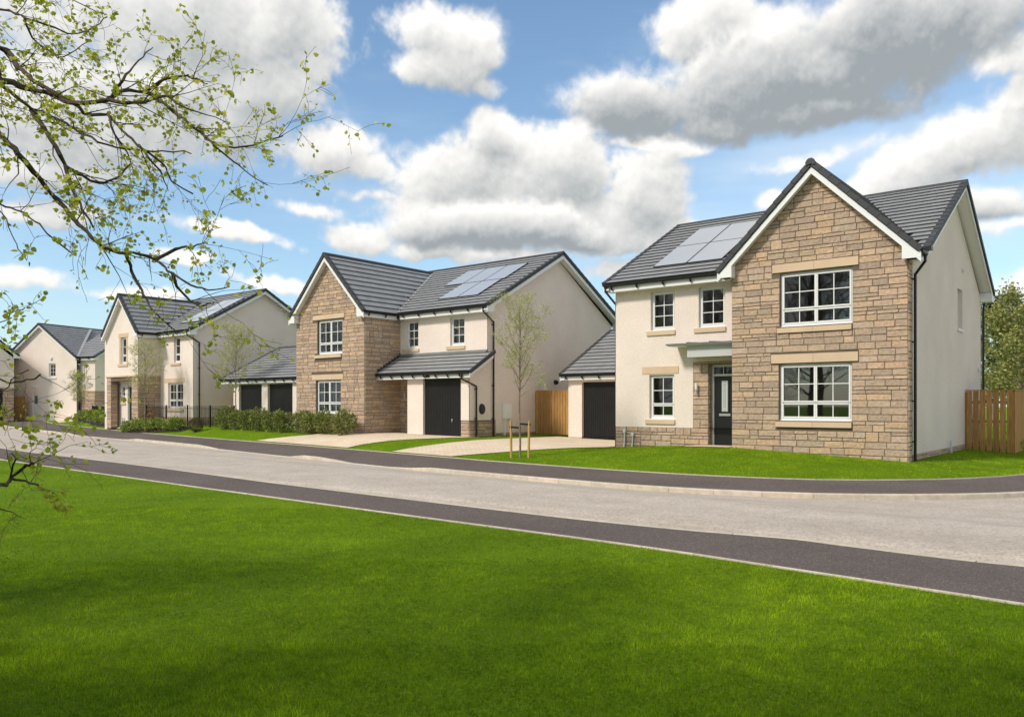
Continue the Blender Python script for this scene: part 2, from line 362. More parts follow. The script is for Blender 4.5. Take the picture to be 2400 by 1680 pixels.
def tag(o, label, cat, group=None):
    o['label'] = label; o['category'] = cat
    if group: o['group'] = group
    return o
def thing(name, loc, label, cat, group=None, rz=0):
    o = bpy.data.objects.new(name, None); COL.objects.link(o); o.location = loc; o.rotation_euler = (0, 0, rz)
    o.empty_display_size = 0.2
    return tag(o, label, cat, group)
class Basis:
    def __init__(s, O, U, N): s.O = Vector(O); s.U = Vector(U); s.N = Vector(N); s.V = Vector((0, 0, 1))
    def __call__(s, u, v, w=0.0): return s.O + s.U * u + s.V * v + s.N * w
def front(Y): return Basis((0, Y, 0), (1, 0, 0), (0, -1, 0))
def right(X): return Basis((X, 0, 0), (0, 1, 0), (1, 0, 0))
def left(X): return Basis((X, 0, 0), (0, -1, 0), (-1, 0, 0))
def back(Y): return Basis((0, Y, 0), (-1, 0, 0), (0, 1, 0))
def clip(poly, outline):
    """convex clip of 2-D polygon by ccw convex outline"""
    out = list(poly); n = len(outline)
    for i in range(n):
        (ax, ay), (bx, by) = outline[i], outline[(i + 1) % n]
        src = out; out = []
        if not src: return []
        side = lambda p: (bx - ax) * (p[1] - ay) - (by - ay) * (p[0] - ax)
        for j in range(len(src)):
            p, q = src[j], src[(j + 1) % len(src)]; sp, sq = side(p), side(q)
            if sp >= -1e-9: out.append(p)
            if (sp > 1e-9 and sq < -1e-9) or (sp < -1e-9 and sq > 1e-9):
                t = sp / (sp - sq); out.append((p[0] + (q[0] - p[0]) * t, p[1] + (q[1] - p[1]) * t))
    return out
def parea(p): return abs(sum(p[i][0] * p[(i + 1) % len(p)][1] - p[(i + 1) % len(p)][0] * p[i][1] for i in range(len(p)))) / 2
def jit(c, a, r=rnd):
    k = 1 + r.uniform(-a, a); return tuple(max(0.0, x * k * (1 + r.uniform(-a, a) * 0.25)) for x in c)

# ------------------------------------------------------------------ terrain
L0 = [(-110, 26), (-75, 17.5), (-60, 13.6), (-45, 10.6), (-34, 9.1), (-26, 8.66), (-15, 8.47), (-8.5, 8.27), (-4.6, 8.17), (-2.9, 8.0), (-0.84, 7.79), (6, 6.9), (40, 2)]
L1 = [(-110, 29), (-75, 20.3), (-60, 16.2), (-45, 12.9), (-36, 11.2), (-30, 10.66), (-21, 10.42), (-12.3, 9.92), (-8.2, 9.72), (-6.2, 9.66), (-4.5, 9.76), (-3.5, 9.96), (-2.6, 10.14), (-1.9, 10.05), (-1.1, 10.1), (3, 10.2), (40, 10.2)]
L2 = [(-110, 36), (-75, 25), (-61, 20.3), (-46, 18.1), (-38.6, 17.5), (-29.4, 16.6), (-22.7, 15.75), (-16.8, 15.1), (-12.5, 14.65), (-9.2, 14.38), (-7.3, 14.45), (-5.7, 14.8), (-4.4, 15.4), (-3.1, 16.4), (-1.9, 17.85), (-0.9, 19.9), (-0.2, 22.5), (0.1, 26), (0.2, 60)]
L3 = [(-110, 41), (-75, 28), (-61, 23.6), (-51, 21.7), (-41.6, 20.15), (-37.7, 19.7), (-29, 18.85), (-22, 18.15), (-16.7, 17.5), (-12.5, 16.95), (-9.8, 16.72), (-7.4, 16.8), (-5.6, 17.3), (-4.4, 18.15), (-3.3, 19.4), (-2.5, 21.0), (-2.0, 23.2), (-1.7, 26.5), (-1.6, 60)]
def smooth_poly(P, step=0.6):
    """Catmull-Rom through P, resampled"""
    pts = [Vector((*p, 0)) for p in P]; out = []
    for i in range(len(pts) - 1):
        p0 = pts[max(i - 1, 0)]; p1 = pts[i]; p2 = pts[i + 1]; p3 = pts[min(i + 2, len(pts) - 1)]
        n = max(2, int((p2 - p1).length / step))
        d1 = (p2 - p0); d2 = (p3 - p1); l = (p2 - p1).length
        m1 = d1.normalized() * l; m2 = d2.normalized() * l
        for k in range(n):
            t = k / n; t2 = t * t; t3 = t2 * t
            q = p1 * (2 * t3 - 3 * t2 + 1) + m1 * (t3 - 2 * t2 + t) + p2 * (-2 * t3 + 3 * t2) + m2 * (t3 - t2); out.append((q.x, q.y))
    out.append(P[-1]); return out
S0, S1, S2, S3 = [smooth_poly(p) for p in (L0, L1, L2, L3)]
def fx(S, X):
    xs = [p[0] for p in S]; ys = [p[1] for p in S]
    return float(np.interp(X, xs, ys))
def zr(X): return 0.006 * min(max(0.0, -X - 15), 60)
ZH = [(-110, .75), (-70, .62), (-50, .6), (-38, .57), (-30, .5), (-24.7, .49), (-19.7, .44), (-17.5, .36), (-15, .31), (-13.4, .30), (-11.5, .40), (-10.3, .46), (-9.0, .47), (-7, .38), (-4.66, .265), (-3.5, .18), (-2, .1), (2, .05)]
ZHx = [p[0] for p in ZH]; ZHz = [p[1] for p in ZH]
YH = [(-110, 46), (-75, 32), (-62, 28), (-52, 25), (-44, 21.4), (-30, 21.2), (-10, 21.3), (-4.66, 21.1), (-3.4, 25), (-2, 30), (2, 40)]
def T(X, Y):
    yv = fx(S3, X) if X < -1.65 else 60
    zv = zr(X) + 0.06; zh = float(np.interp(X, ZHx, ZHz)); yh = float(np.interp(X, [p[0] for p in YH], [p[1] for p in YH]))
    t = min(max((Y - yv) / max(yh - yv, 0.5), 0.0), 1.0)
    t = 1 - (1 - t) ** 1.5
    return zv + (zh - zv) * t

def structure(o): o['kind'] = 'structure'; return o
g = MB(); g.poly([(-900, -900, -0.45), (900, -900, -0.45), (900, 900, -0.45), (-900, 900, -0.45)])
structure(g.build('ground', GRASS))
# road, one sheet
def offset(S, d):
    out = []
    for i, p in enumerate(S):
        a = Vector(S[max(i - 1, 0)]); b = Vector(S[min(i + 1, len(S) - 1)]); t = (b - a).normalized(); nn = Vector((-t.y, t.x)); out.append((p[0] + nn.x * d, p[1] + nn.y * d))
    return out
def zroad(p): return zr(p[0]) - 0.1
KW = 0.125
road_b = [p for p in offset(S1, -0.02)] + [(60, 10.2), (60, 17.5), (12, 17.5), (9, 19), (7, 22), (6.4, 60)] + [p for p in reversed(offset(S2, 0.03))]
pts = [Vector((p[0], p[1], zroad(p))) for p in road_b]
tri = tessellate_polygon([[Vector((p.x, p.y, 0)) for p in pts]])
g = MB(); g.faces(pts, [(t[0], t[1], t[2]) if (pts[t[1]] - pts[t[0]]).cross(pts[t[2]] - pts[t[0]]).z > 0 else (t[0], t[2], t[1]) for t in tri])
structure(g.build('road', ROAD))
def strip(name, A, za, B, zb, m, n=260):
    """sheet between two curves, matched by arc length"""
    def res(S):
        c = [0]
        for i in range(1, len(S)): c.append(c[-1] + math.dist(S[i], S[i - 1]))
        t = np.linspace(0, c[-1], n); return list(zip(np.interp(t, c, [p[0] for p in S]), np.interp(t, c, [p[1] for p in S])))
    a, b = res(A), res(B); g = MB()
    va = [(p[0], p[1], za(p)) for p in a]; vb = [(p[0], p[1], zb(p)) for p in b]
    g.faces(va + vb, [(i, i + 1, n + i + 1, n + i) for i in range(n - 1)])
    return structure(g.build(name, m))
# dropped kerbs: how far the far kerb stands up along the road (1 = full)
DROPS = [(-47.0, -36.3), (-28.2, -21.9), (-19.3, -15.6)]
DROPF = [(-75, -52)]
def upstand(X):
    k = 1.0
    for a, b in [(-43.8, -37.0), (-28.0, -22.2), (-18.9, -16.1)]:
        e = 0.9
        if a - e < X < b + e:
            t = min((X - (a - e)) / e, ((b + e) - X) / e, 1.0); k = min(k, 1 - max(0.0, t))
    return k
def zk2(p): return zr(p[0]) - 0.1 + 0.012 + 0.088 * upstand(p[0])
def near_up(X):
    k = 1.0
    if -3.6 < X: k = max(0.25, 1 - (X + 3.6) / 1.4)
    return k
def zk1(p): return zr(p[0]) - 0.1 + 0.02 + 0.08 * near_up(p[0])
strip('pavement', offset(S0, 0.05), lambda p: zr(p[0]) - 0.002, offset(S1, -KW), lambda p: zk1(p) - 0.002, ASPH)
strip('pavement', offset(S2, KW), lambda p: zk2(p) - 0.002, offset(S3, -0.05), lambda p: zr(p[0]) + 0.055, ASPH)
# kerb stones
def kerb_run(name, S, inner, ztop, seg, wid, x0, x1, hgt, maxn=300, chamfer=0.015):
    root = structure(thing(name, (0, 0, 0), '', '')); del root['label']; del root['category']
    c = [0]
    for i in range(1, len(S)): c.append(c[-1] + math.dist(S[i], S[i - 1]))
    at = lambda t: (float(np.interp(t, c, [p[0] for p in S])), float(np.interp(t, c, [p[1] for p in S])))
    k = 0; t = 0
    rest = MB(); items = []
    while t + seg < c[-1]:
        a, b = at(t + 0.003), at(t + seg - 0.003)
        if x0 < a[0] < x1 and a[1] < 42:
            col = jit((0.60, 0.53, 0.425), 0.08)
            d = Vector((b[0] - a[0], b[1] - a[1], 0)).normalized(); nn = Vector((-d.y, d.x, 0)) * inner
            A = Vector((*a, ztop(a))); B = Vector((*b, ztop(b)))
            prof = [(0, -hgt), (0, -chamfer), (chamfer, 0), (wid, 0), (wid, -hgt)]
            pa = [A + nn * q[0] + Vector((0, 0, q[1])) for q in prof]; pb = [B + nn * q[0] + Vector((0, 0, q[1])) for q in prof]
            n5 = 5; fs = [tuple(range(4, -1, -1)), tuple(range(5, 10))] + [(i, (i + 1) % n5, n5 + (i + 1) % n5, n5 + i) for i in range(n5)]
            if inner < 0: fs = [tuple(reversed(f)) for f in fs]
            items.append((depth(A), pa + pb, fs, col))
        t += seg
    items.sort(key=lambda q: q[0] if q[0] > 1 else 999)
    for i, (dd, v, fs, col) in enumerate(items):
        if i < maxn: q = MB(); q.faces(v, fs, col); q.build('kerb_stone', KERB, root)
        else: rest.faces(v, fs, col)
    if rest.f: rest.build('kerb_stone', KERB, root, kind='stuff')
kerb_run('kerb', S2, 1, zk2, 0.915, KW, -80, 2, 0.22)
kerb_run('kerb', S1, -1, zk1, 0.915, KW, -80, 12, 0.22)
kerb_run('edging', S0, 1, lambda p: zr(p[0]) + 0.006, 0.915, 0.04, -45, 10, 0.2, chamfer=0.004)
kerb_run('edging', S3, -1, lambda p: zr(p[0]) + 0.075, 0.915, 0.05, -72, 2, 0.2, chamfer=0.004)

# driveways (laid on the terrain)
DRV = {'h2': [(-28.9, 18.95), (-22.3, 18.3), (-22.15, 18.9), (-21.6, 19.8), (-20.2, 20.9), (-19.75, 21.6), (-19.75, 22.6), (-25.6, 22.6), (-25.9, 21.4), (-27.2, 20.1)],
       'h1': [(-19.6, 17.95), (-16.6, 17.6), (-15.7, 18.6), (-14.3, 20.6), (-13.5, 21.4), (-13.5, 21.75), (-13.5, 25.6), (-18.3, 25.6), (-18.4, 24.4), (-18.7, 20.5)],
       'h4': [(-72, 27.8), (-61, 23.9), (-61.5, 25.5), (-62.5, 28.5), (-64, 32), (-74, 36), (-78, 31)],
       'path1': [(-10.6, 21.0), (-9.2, 20.95), (-9.2, 21.8), (-10.6, 21.8)],
       'path3': [(-47.2, 21.25), (-45.0, 20.9), (-44.4, 21.2), (-44.4, 22.3), (-47.2, 22.3)]}
def inside(P, x, y):
    c = False; j = len(P) - 1
    for i in range(len(P)):
        if (P[i][1] > y) != (P[j][1] > y) and x < (P[j][0] - P[i][0]) * (y - P[i][1]) / (P[j][1] - P[i][1]) + P[i][0]: c = not c
        j = i
    return c
def sheet_on_terrain(name, P, m, lift, step=0.4):
    bm = bmesh.new(); vs_ = [bm.verts.new((p[0], p[1], 0)) for p in P]; bm.faces.new(vs_)
    x0, x1 = min(p[0] for p in P), max(p[0] for p in P); y0, y1 = min(p[1] for p in P), max(p[1] for p in P)
    for X in np.arange(math.ceil(x0 / step) * step, x1, step): bmesh.ops.bisect_plane(bm, geom=bm.verts[:] + bm.edges[:] + bm.faces[:], plane_co=(X, 0, 0), plane_no=(1, 0, 0))
    for Y in np.arange(math.ceil(y0 / step) * step, y1, step): bmesh.ops.bisect_plane(bm, geom=bm.verts[:] + bm.edges[:] + bm.faces[:], plane_co=(0, Y, 0), plane_no=(0, 1, 0))
    for v in bm.verts: v.co.z = T(v.co.x, v.co.y) + lift
    bmesh.ops.recalc_face_normals(bm, faces=bm.faces)
    if sum(f.normal.z for f in bm.faces) < 0: bmesh.ops.reverse_faces(bm, faces=bm.faces[:])
    me = bpy.data.meshes.new(name); bm.to_mesh(me); bm.free(); me.materials.append(m); return structure(link(name, me))
for k, P in DRV.items(): sheet_on_terrain('path' if k.startswith('path') else 'driveway', P, DRIVE, 0.02)
# lawns
def grid_sheet(name, Xs, y0f, y1f, ny, zf, m):
    v = []; nx = len(Xs)
    for X in Xs:
        a, b = y0f(X), y1f(X)
        for j in range(ny + 1):
            t = j / ny; Y = a + (b - a) * t; v.append((X, Y, zf(X, Y)))
    v = np.array(v); f = []
    for i in range(nx - 1):
        for j in range(ny):
            a = i * (ny + 1) + j; f.append((a, a + ny + 1, a + ny + 2, a + 1))
    return structure(link(name, np_mesh(name, v, np.array(f), m, smooth=True)))
hm = lambda X, Y: 0.015 * math.sin(X * 0.9 + 1.3) * math.sin(Y * 1.1) + 0.01 * math.sin(X * 2.3 + Y * 1.7)
grid_sheet('lawn', np.arange(-110, 40.1, 0.5), lambda X: -25 if X > -60 else fx(S0, X) - 30, lambda X: fx(S0, X), 60, lambda X, Y: zr(X) - 0.012 + hm(X, Y) * min(1, max(0, (fx(S0, X) - Y) * 0.8)), GRASS)
grid_sheet('lawn', np.concatenate([np.arange(-110, -30, 1.0), np.arange(-30, -4, 0.3), np.arange(-4, -1.62, 0.1)]), lambda X: fx(S3, X), lambda X: max(60, fx(S3, X) + 20), 140, lambda X, Y: T(X, Y), GRASS)

# ------------------------------------------------------------------ house kit
STONE_COLS = [(0.515, 0.384, 0.278), (0.547, 0.401, 0.288), (0.578, 0.413, 0.276), (0.48, 0.361, 0.27), (0.439, 0.335, 0.256), (0.529, 0.405, 0.31), (0.493, 0.366, 0.274), (0.592, 0.431, 0.296)]
class House:
    def __init__(s, name, loc, label, cat, rz=0, local=False):
        s.root = thing(name, loc, label, cat, None, rz); s.org = (0, 0, 0) if local else tuple(loc)
        s.M = Matrix.Translation(loc) @ Matrix.Rotation(rz, 4, 'Z'); s.local = local
        s.stones = []; s.tiles = []; s.verge = []
    def world(s, p): return s.M @ Vector(p) if s.local else Vector(p)
    def b(s, mb, name, m, parent=None, smooth=False, kind=None): return mb.build(name, m, parent or s.root, s.org, smooth, kind)
    # --- walls
    def wall(s, name, m, bs, outline, holes=(), reveal=0.12, wofs=0.0, rmat=None):
        us = sorted({p[0] for p in outline} | {h[0] for h in holes} | {h[1] for h in holes}); vs_ = sorted({p[1] for p in outline} | {h[2] for h in holes} | {h[3] for h in holes})
        g = MB()
        for i in range(len(us) - 1):
            for j in range(len(vs_) - 1):
                cu, cv = (us[i] + us[i + 1]) / 2, (vs_[j] + vs_[j + 1]) / 2
                if any(h[0] < cu < h[1] and h[2] < cv < h[3] for h in holes): continue
                p = clip([(us[i], vs_[j]), (us[i + 1], vs_[j]), (us[i + 1], vs_[j + 1]), (us[i], vs_[j + 1])], outline)
                if len(p) > 2 and parea(p) > 1e-5: g.poly([bs(q[0], q[1], wofs) for q in p])
        for (a, b_, c, d) in holes:
            w0, w1 = wofs, wofs - reveal
            g.poly([bs(a, c, w1), bs(a, c, w0), bs(a, d, w0), bs(a, d, w1)][::-1])
            g.poly([bs(b_, c, w1), bs(b_, c, w0), bs(b_, d, w0), bs(b_, d, w1)])
            g.poly([bs(a, c, w1), bs(b_, c, w1), bs(b_, c, w0), bs(a, c, w0)][::-1])
            g.poly([bs(a, d, w1), bs(b_, d, w1), bs(b_, d, w0), bs(a, d, w0)])
        return s.b(g, name, m)
    # --- stonework: packs stones of one, two and three units height
    def stonework(s, bs, outline, holes=(), seed=1, unit=0.086, cw=0.055, joint=0.014, wofs=0.0, proud=0.022):
        r = random.Random(seed)
        u0, u1 = min(p[0] for p in outline), max(p[0] for p in outline); v0, v1 = min(p[1] for p in outline), max(p[1] for p in outline)
        def put(a, b_, c, d):
            for hh in holes:   # split against openings
                if a < hh[1] - .003 and b_ > hh[0] + .003 and c < hh[3] - .003 and d > hh[2] + .003:
                    m0, m1 = max(a, hh[0]), min(b_, hh[1])
                    for q in ((a, m0, c, d), (m1, b_, c, d), (m0, m1, c, hh[2]), (m0, m1, hh[3], d)):
                        if q[1] - q[0] > .035 and q[3] - q[2] > .03: put(*q)
                    return
            jj = joint / 2
            if b_ - a < joint * 2.5 or d - c < joint * 1.6: return
            p = clip([(a + jj, c + jj), (b_ - jj, c + jj), (b_ - jj, d - jj), (a + jj, d - jj)], outline)
            if len(p) < 3 or parea(p) < 0.0010: return
            s.add_stone(bs, p, r, wofs, proud, rect=(len(p) == 4 and abs(parea(p) - (b_ - a - joint) * (d - c - joint)) < 1e-5))
        k_ = unit / 0.086
        def row(a, b_, c, d, lo, hi):
            x = a
            while x < b_ - 1e-6:
                w = r.uniform(lo, hi) * k_
                if b_ - (x + w) < lo * k_ * .55: w = b_ - x
                put(x, x + w, c, d); x += w
        def spans(c, d):
            """stretches of the wall between openings at this height"""
            cuts = sorted((max(u0, h[0]), min(u1, h[1])) for h in holes if h[2] < (c + d) / 2 < h[3] and h[1] > u0 and h[0] < u1); x = u0; out = []
            for q in cuts:
                if q[0] > x + .02: out.append((x, q[0]))
                x = max(x, q[1])
            if u1 > x + .02: out.append((x, u1))
            return out
        edges = sorted({h[2] for h in holes} | {h[3] for h in holes}); v = v0
        while v < v1 - .02:
            n = r.choices((2, 3, 3, 4), (.22, .30, .28, .20))[0]; top = min(v + n * unit * r.uniform(.97, 1.03), v1)
            if v1 - top < unit * .7: top = v1
            for (a, b_) in spans(v, top):
                x = a
                while x < b_ - 1e-6:
                    seg = r.uniform(.55, 1.5) * k_; hgt = top - v; kind = r.random()
                    if n == 3 and kind < .22 or n == 2 and kind < .0: seg = r.uniform(.22, .32) * k_
                    if b_ - (x + seg) < .2 * k_: seg = b_ - x
                    e = x + seg
                    if n == 2: row(x, e, v, top, .34, .56)
                    elif n == 3:
                        if kind < .22 and seg < .6 * k_: put(x, e, v, top)
                        elif kind < .6: m_ = v + hgt * .36; row(x, e, v, m_, .26, .55); row(x, e, m_, top, .32, .52)
                        else: m_ = v + hgt * .64; row(x, e, v, m_, .32, .52); row(x, e, m_, top, .26, .55)
                    else:
                        if kind < .4: m_ = v + hgt * .5; row(x, e, v, m_, .34, .54); row(x, e, m_, top, .34, .54)
                        elif kind < .7: row(x, e, v, v + hgt * .27, .25, .5); row(x, e, v + hgt * .27, v + hgt * .73, .34, .5); row(x, e, v + hgt * .73, top, .25, .5)
                        else: row(x, e, v, v + hgt * .48, .32, .52); row(x, e, v + hgt * .48, v + hgt * .74, .25, .5); row(x, e, v + hgt * .74, top, .25, .5)
                    x = e
            v = top
    def add_stone(s, bs, p, r, wofs, proud, rect, col=None):
        col = col or jit(r.choice(STONE_COLS), 0.07, r)
        cu = sum(q[0] for q in p) / len(p); cv = sum(q[1] for q in p) / len(p); v = []; f = []
        if rect:
            a, c = p[0]; b_, d = p[2]; us = [a, a + 0.012, a + (b_ - a) * r.uniform(.35, .65), b_ - 0.012, b_]; vv = [c, c + 0.010, d - 0.010, d]
            pr = proud * r.uniform(.7, 1.2)
            for j in range(4):
                for i in range(5):
                    edge = i in (0, 4) or j in (0, 3)
                    v.append(bs(us[i] + (0 if edge else r.uniform(-.004, .004)), vv[j], wofs + (pr * 0.45 + r.uniform(-.001, .001) if edge else pr + r.uniform(-.007, .007))))
            for j in range(3):
                for i in range(4): f.append((j * 5 + i, j * 5 + i + 1, j * 5 + i + 6, j * 5 + i + 5))
            ring = [0, 1, 2, 3, 4, 9, 14, 19, 18, 17, 16, 15, 10, 5]; n0 = len(v)
            for k in ring:
                q = v[k]; w = (q - bs.O).dot(bs.N); v.append(q - bs.N * (w - wofs + 0.004))
            n = len(ring)
            for k in range(n): f.append((ring[k], n0 + k, n0 + (k + 1) % n, ring[(k + 1) % n]))
        else:
            n = len(p); pr = proud * r.uniform(.7, 1.1)
            v += [bs(q[0], q[1], wofs - 0.004) for q in p] + [bs(q[0], q[1], wofs + pr * .45) for q in p] + [bs(q[0] + (cu - q[0]) * .12, q[1] + (cv - q[1]) * .12, wofs + pr) for q in p]
            for k in range(n):
                q = (k + 1) % n; f += [(k, q, n + q, n + k), (n + k, n + q, 2 * n + q, 2 * n + k)]
            f.append(tuple(range(2 * n, 3 * n)))
        c3 = bs(cu, cv, wofs); d = max(1.0, depth(s.world(c3))); facing = abs((s.world(c3) - Vector((0, 0, ZC))).normalized().dot(bs.N))
        s.stones.append((parea(p) * facing / d ** 2, v, f, col))
    def emit_stones(s, limit=300):
        s.stones.sort(key=lambda q: -q[0]); rest = MB()
        for k, (a, v, f, col) in enumerate(s.stones):
            if k < limit: g = MB(); g.faces(v, f, col); s.b(g, 'stone', STONE)
            else: rest.faces(v, f, col)
        if rest.f: s.b(rest, 'stonework', STONE, kind='stuff')
    # --- roof
    def slope(s, name, O, A, S, length, run, cull=None, tiles=True, gauge=0.325, tw=0.3, thick=0.09, cut=(0, 0)):
        """O eave corner on the tile plane, A unit along the eave, S unit up the slope (A x S points up)"""
        O, A, S = Vector(O), Vector(A).normalized(), Vector(S).normalized(); n = A.cross(S)
        g = MB(); c = [O + A * cut[0], O + A * (length - cut[1]), O + A * length + S * run, O + S * run]
        g.prism([p - n * thick for p in c], n * (thick - 0.012)); s.b(g, name, DTILE)
        if not tiles: return
        nc = int(math.ceil(run / gauge)); nt = int(math.ceil(length / tw)); tw = length / nt
        for j in range(nc):
            off = 0
            for i in range(nt):
                base = O + A * (i * tw + tw / 2 + off) + S * (j * gauge)
                mid = base + S * (gauge / 2)
                if cull and cull(mid): continue
                ln = min(gauge + 0.05, run - j * gauge)
                if ln < 0.06: continue
                Mx = Matrix(((A.x, S.x, n.x, base.x), (A.y, S.y, n.y, base.y), (A.z, S.z, n.z, base.z), (0, 0, 0, 1)))
                s.tiles.append((depth(s.world(mid)), Mx, tw, ln))
    def emit_tiles(s, limit=300):
        s.tiles.sort(key=lambda q: q[0]); cache = {}; rest = MB(); r = random.Random(len(s.tiles))
        for k, (d, Mx, tw, ln) in enumerate(s.tiles):
            key = (round(tw, 3), round(ln, 3), r.randint(0, 4))
            if key not in cache:
                g = MB(); h = tw / 2 - 0.0012; sh = (0.92, 0.97, 1.0, 1.03, 1.07)[key[2]]; col = (0.285 * sh, 0.287 * sh, 0.29 * sh)
                dz = (key[2] - 2) * 0.0008
                v = [(-h, 0.035, 0.004), (h, 0.035, 0.004), (h, ln, -0.010), (-h, ln, -0.010), (-h, -0.014, 0.054 + dz), (h, -0.014, 0.054 + dz), (h, ln, 0.006), (-h, ln, 0.006)]
                g.faces(v, [(4, 5, 6, 7), (0, 1, 5, 4), (1, 2, 6, 5), (3, 0, 4, 7), (2, 3, 7, 6), (0, 3, 2, 1)], col); cache[key] = (g, None, col)
            g, me, col = cache[key]
            if k < limit:
                if me is None: me = g.mesh('roof_tile', TILE); cache[key] = (g, me, col)
                o = link('roof_tile', me, s.root); L_ = Mx.copy(); L_.translation -= Vector(s.org); o.matrix_local = L_
            else: rest.faces([Mx @ Vector(p) for p in g.v], g.f, col)
        if rest.f: s.b(rest, 'roof_tiling', TILE, kind='stuff')
    def ridge(s, p0, p1, seg=0.45, r=0.12):
        p0, p1 = Vector(p0), Vector(p1); d = p1 - p0; n = max(1, round(d.length / seg)); d.normalize(); side = Vector((-d.y, d.x, 0)).normalized()
        step = (p1 - p0).length / n
        for k in range(n):
            a = p0 + d * (k * step + 0.004); b_ = p0 + d * ((k + 1) * step - 0.004); g = MB()
            prof = [(-r, -0.10), (-r * .8, -0.02), (-r * .3, 0.035), (r * .3, 0.035), (r * .8, -0.02), (r, -0.10)]
            g.prism([a + side * q[0] + Vector((0, 0, q[1])) for q in prof], b_ - a); s.b(g, 'ridge_tile', DTILE)
    def eave(s, p0, p1, out, wall_d, fascia_h=0.21, gut=True, brackets=0.9, ztop=None):
        """fascia, soffit board and gutter along p0-p1 (points on the fascia's outer face at its top), out = outward unit"""
        p0, p1, o = Vector(p0), Vector(p1), Vector(out); d = (p1 - p0).normalized(); g = MB()
        g.prism([p0, p1, p1 - o * 0.025, p0 - o * 0.025], (0, 0, -fascia_h)); s.b(g, 'fascia', UPVC)
        g = MB(); a = p0 - o * 0.026 - Vector((0, 0, fascia_h - 0.012)); b_ = p1 - o * 0.026 - Vector((0, 0, fascia_h - 0.012))
        g.prism([a, b_, b_ - o * (wall_d - 0.02), a - o * (wall_d - 0.02)], (0, 0, 0.014)); s.b(g, 'soffit', UPVC)
        if gut:
            g = MB(); c0 = p0 + o * 0.068 + Vector((0, 0, 0.0)); L_ = p1 - p0; prof = []
            for k in range(9):
                an = math.pi + math.pi * k / 8; prof.append((math.cos(an) * 0.06, math.sin(an) * 0.06))
            prof += [(0.06, 0.02), (0.048, 0.02), (0.048, 0.0)] + [(math.cos(math.pi * 2 - math.pi * k / 8) * 0.048, math.sin(math.pi * 2 - math.pi * k / 8) * 0.048) for k in range(1, 8)] + [(-0.048, 0.02), (-0.06, 0.02)]
            # a simple solid half round reads the same from the ground
            prof = prof[:9] + [(0.06, 0.015), (-0.06, 0.015)]
            g.prism([c0 + o * q[0] + Vector((0, 0, q[1])) for q in prof], L_); gu = s.b(g, 'gutter', BLACK)
            n = int(L_.length / brackets)
            for k in range(n):
                c = p0 + d * (0.25 + k * brackets); 
                if (c - p0).length > L_.length - 0.1: break
                q = MB(); q.prism([c + o * 0.002 + Vector((0, 0, -0.14)), c + o * 0.03 + Vector((0, 0, -0.13)), c + o * 0.13 + Vector((0, 0, 0.02)), c + o * 0.125 + Vector((0, 0, -0.055)), c + o * 0.05 + Vector((0, 0, -0.165))], d * 0.045); s.b(q, 'gutter_bracket', BLACK)
    def downpipe(s, pts, r=0.036, clips=()):
        g = MB(); g.tube(pts, r, 8); o = s.b(g, 'downpipe', BLACK, smooth=False)
        for (c, nrm) in clips:
            q = MB(); q.obox(c, (0.055, 0, 0), (0, 0.055, 0), (0, 0, 0.016)); s.b(q, 'pipe_clip', BLACK, o)
        return o
    # --- openings
    def window(s, bs, u0, u1, v0, v1, lights, setback=0.085, blind=False, curtain=False, sash=0.045, fr=0.05):
        g = MB(); w1 = -setback; w0 = w1 - 0.07
        g.bbox(bs, u0, u0 + fr, v0, v1, w0, w1); g.bbox(bs, u1 - fr, u1, v0, v1, w0, w1); g.bbox(bs, u0 + fr, u1 - fr, v1 - fr, v1, w0, w1); g.bbox(bs, u0 + fr, u1 - fr, v0, v0 + fr + 0.02, w0, w1)
        g.bbox(bs, u0 - 0.01, u1 + 0.01, v0 - 0.03, v0 + 0.012, w1 - 0.03, w1 + 0.055)   # plastic cill nose
        iu0, iu1, iv0, iv1 = u0 + fr, u1 - fr, v0 + fr + 0.02, v1 - fr
        panes = []; bars = []
        for (a, b_, c, d, nx, nz) in lights:
            x0, x1 = iu0 + (iu1 - iu0) * a, iu0 + (iu1 - iu0) * b_; y0, y1 = iv0 + (iv1 - iv0) * c, iv0 + (iv1 - iv0) * d
            for k, (p, q, e, f) in enumerate(((x0, x0 + sash, y0, y1), (x1 - sash, x1, y0, y1), (x0 + sash, x1 - sash, y0, y0 + sash), (x0 + sash, x1 - sash, y1 - sash, y1))):
                g.bbox(bs, p + 0.003, q - 0.003 if k < 2 else q, e + 0.003, f - 0.003, w0 + 0.01, w1 + 0.014)
            X0, X1, Y0, Y1 = x0 + sash, x1 - sash, y0 + sash, y1 - sash
            panes.append((X0, X1, Y0, Y1))
            for k in range(1, nx): t = X0 + (X1 - X0) * k / nx; bars.append((t - 0.011, t + 0.011, Y0, Y1, 0.0))
            for k in range(1, nz): t = Y0 + (Y1 - Y0) * k / nz; bars.append((X0, X1, t - 0.011, t + 0.011, 0.002))
        win = s.b(g, 'window', UPVC)
        for (X0, X1, Y0, Y1) in panes:
            q = MB(); q.poly([bs(X0 - .01, Y0 - .01, w1 - 0.03), bs(X1 + .01, Y0 - .01, w1 - 0.03), bs(X1 + .01, Y1 + .01, w1 - 0.03), bs(X0 - .01, Y1 + .01, w1 - 0.03)]); s.b(q, 'pane', GLASS, win)
        for (p, q_, e, f, dw) in bars:
            q = MB(); q.bbox(bs, p, q_, e, f, w1 - 0.028, w1 - 0.010 + dw); s.b(q, 'glazing_bar', UPVC, win)
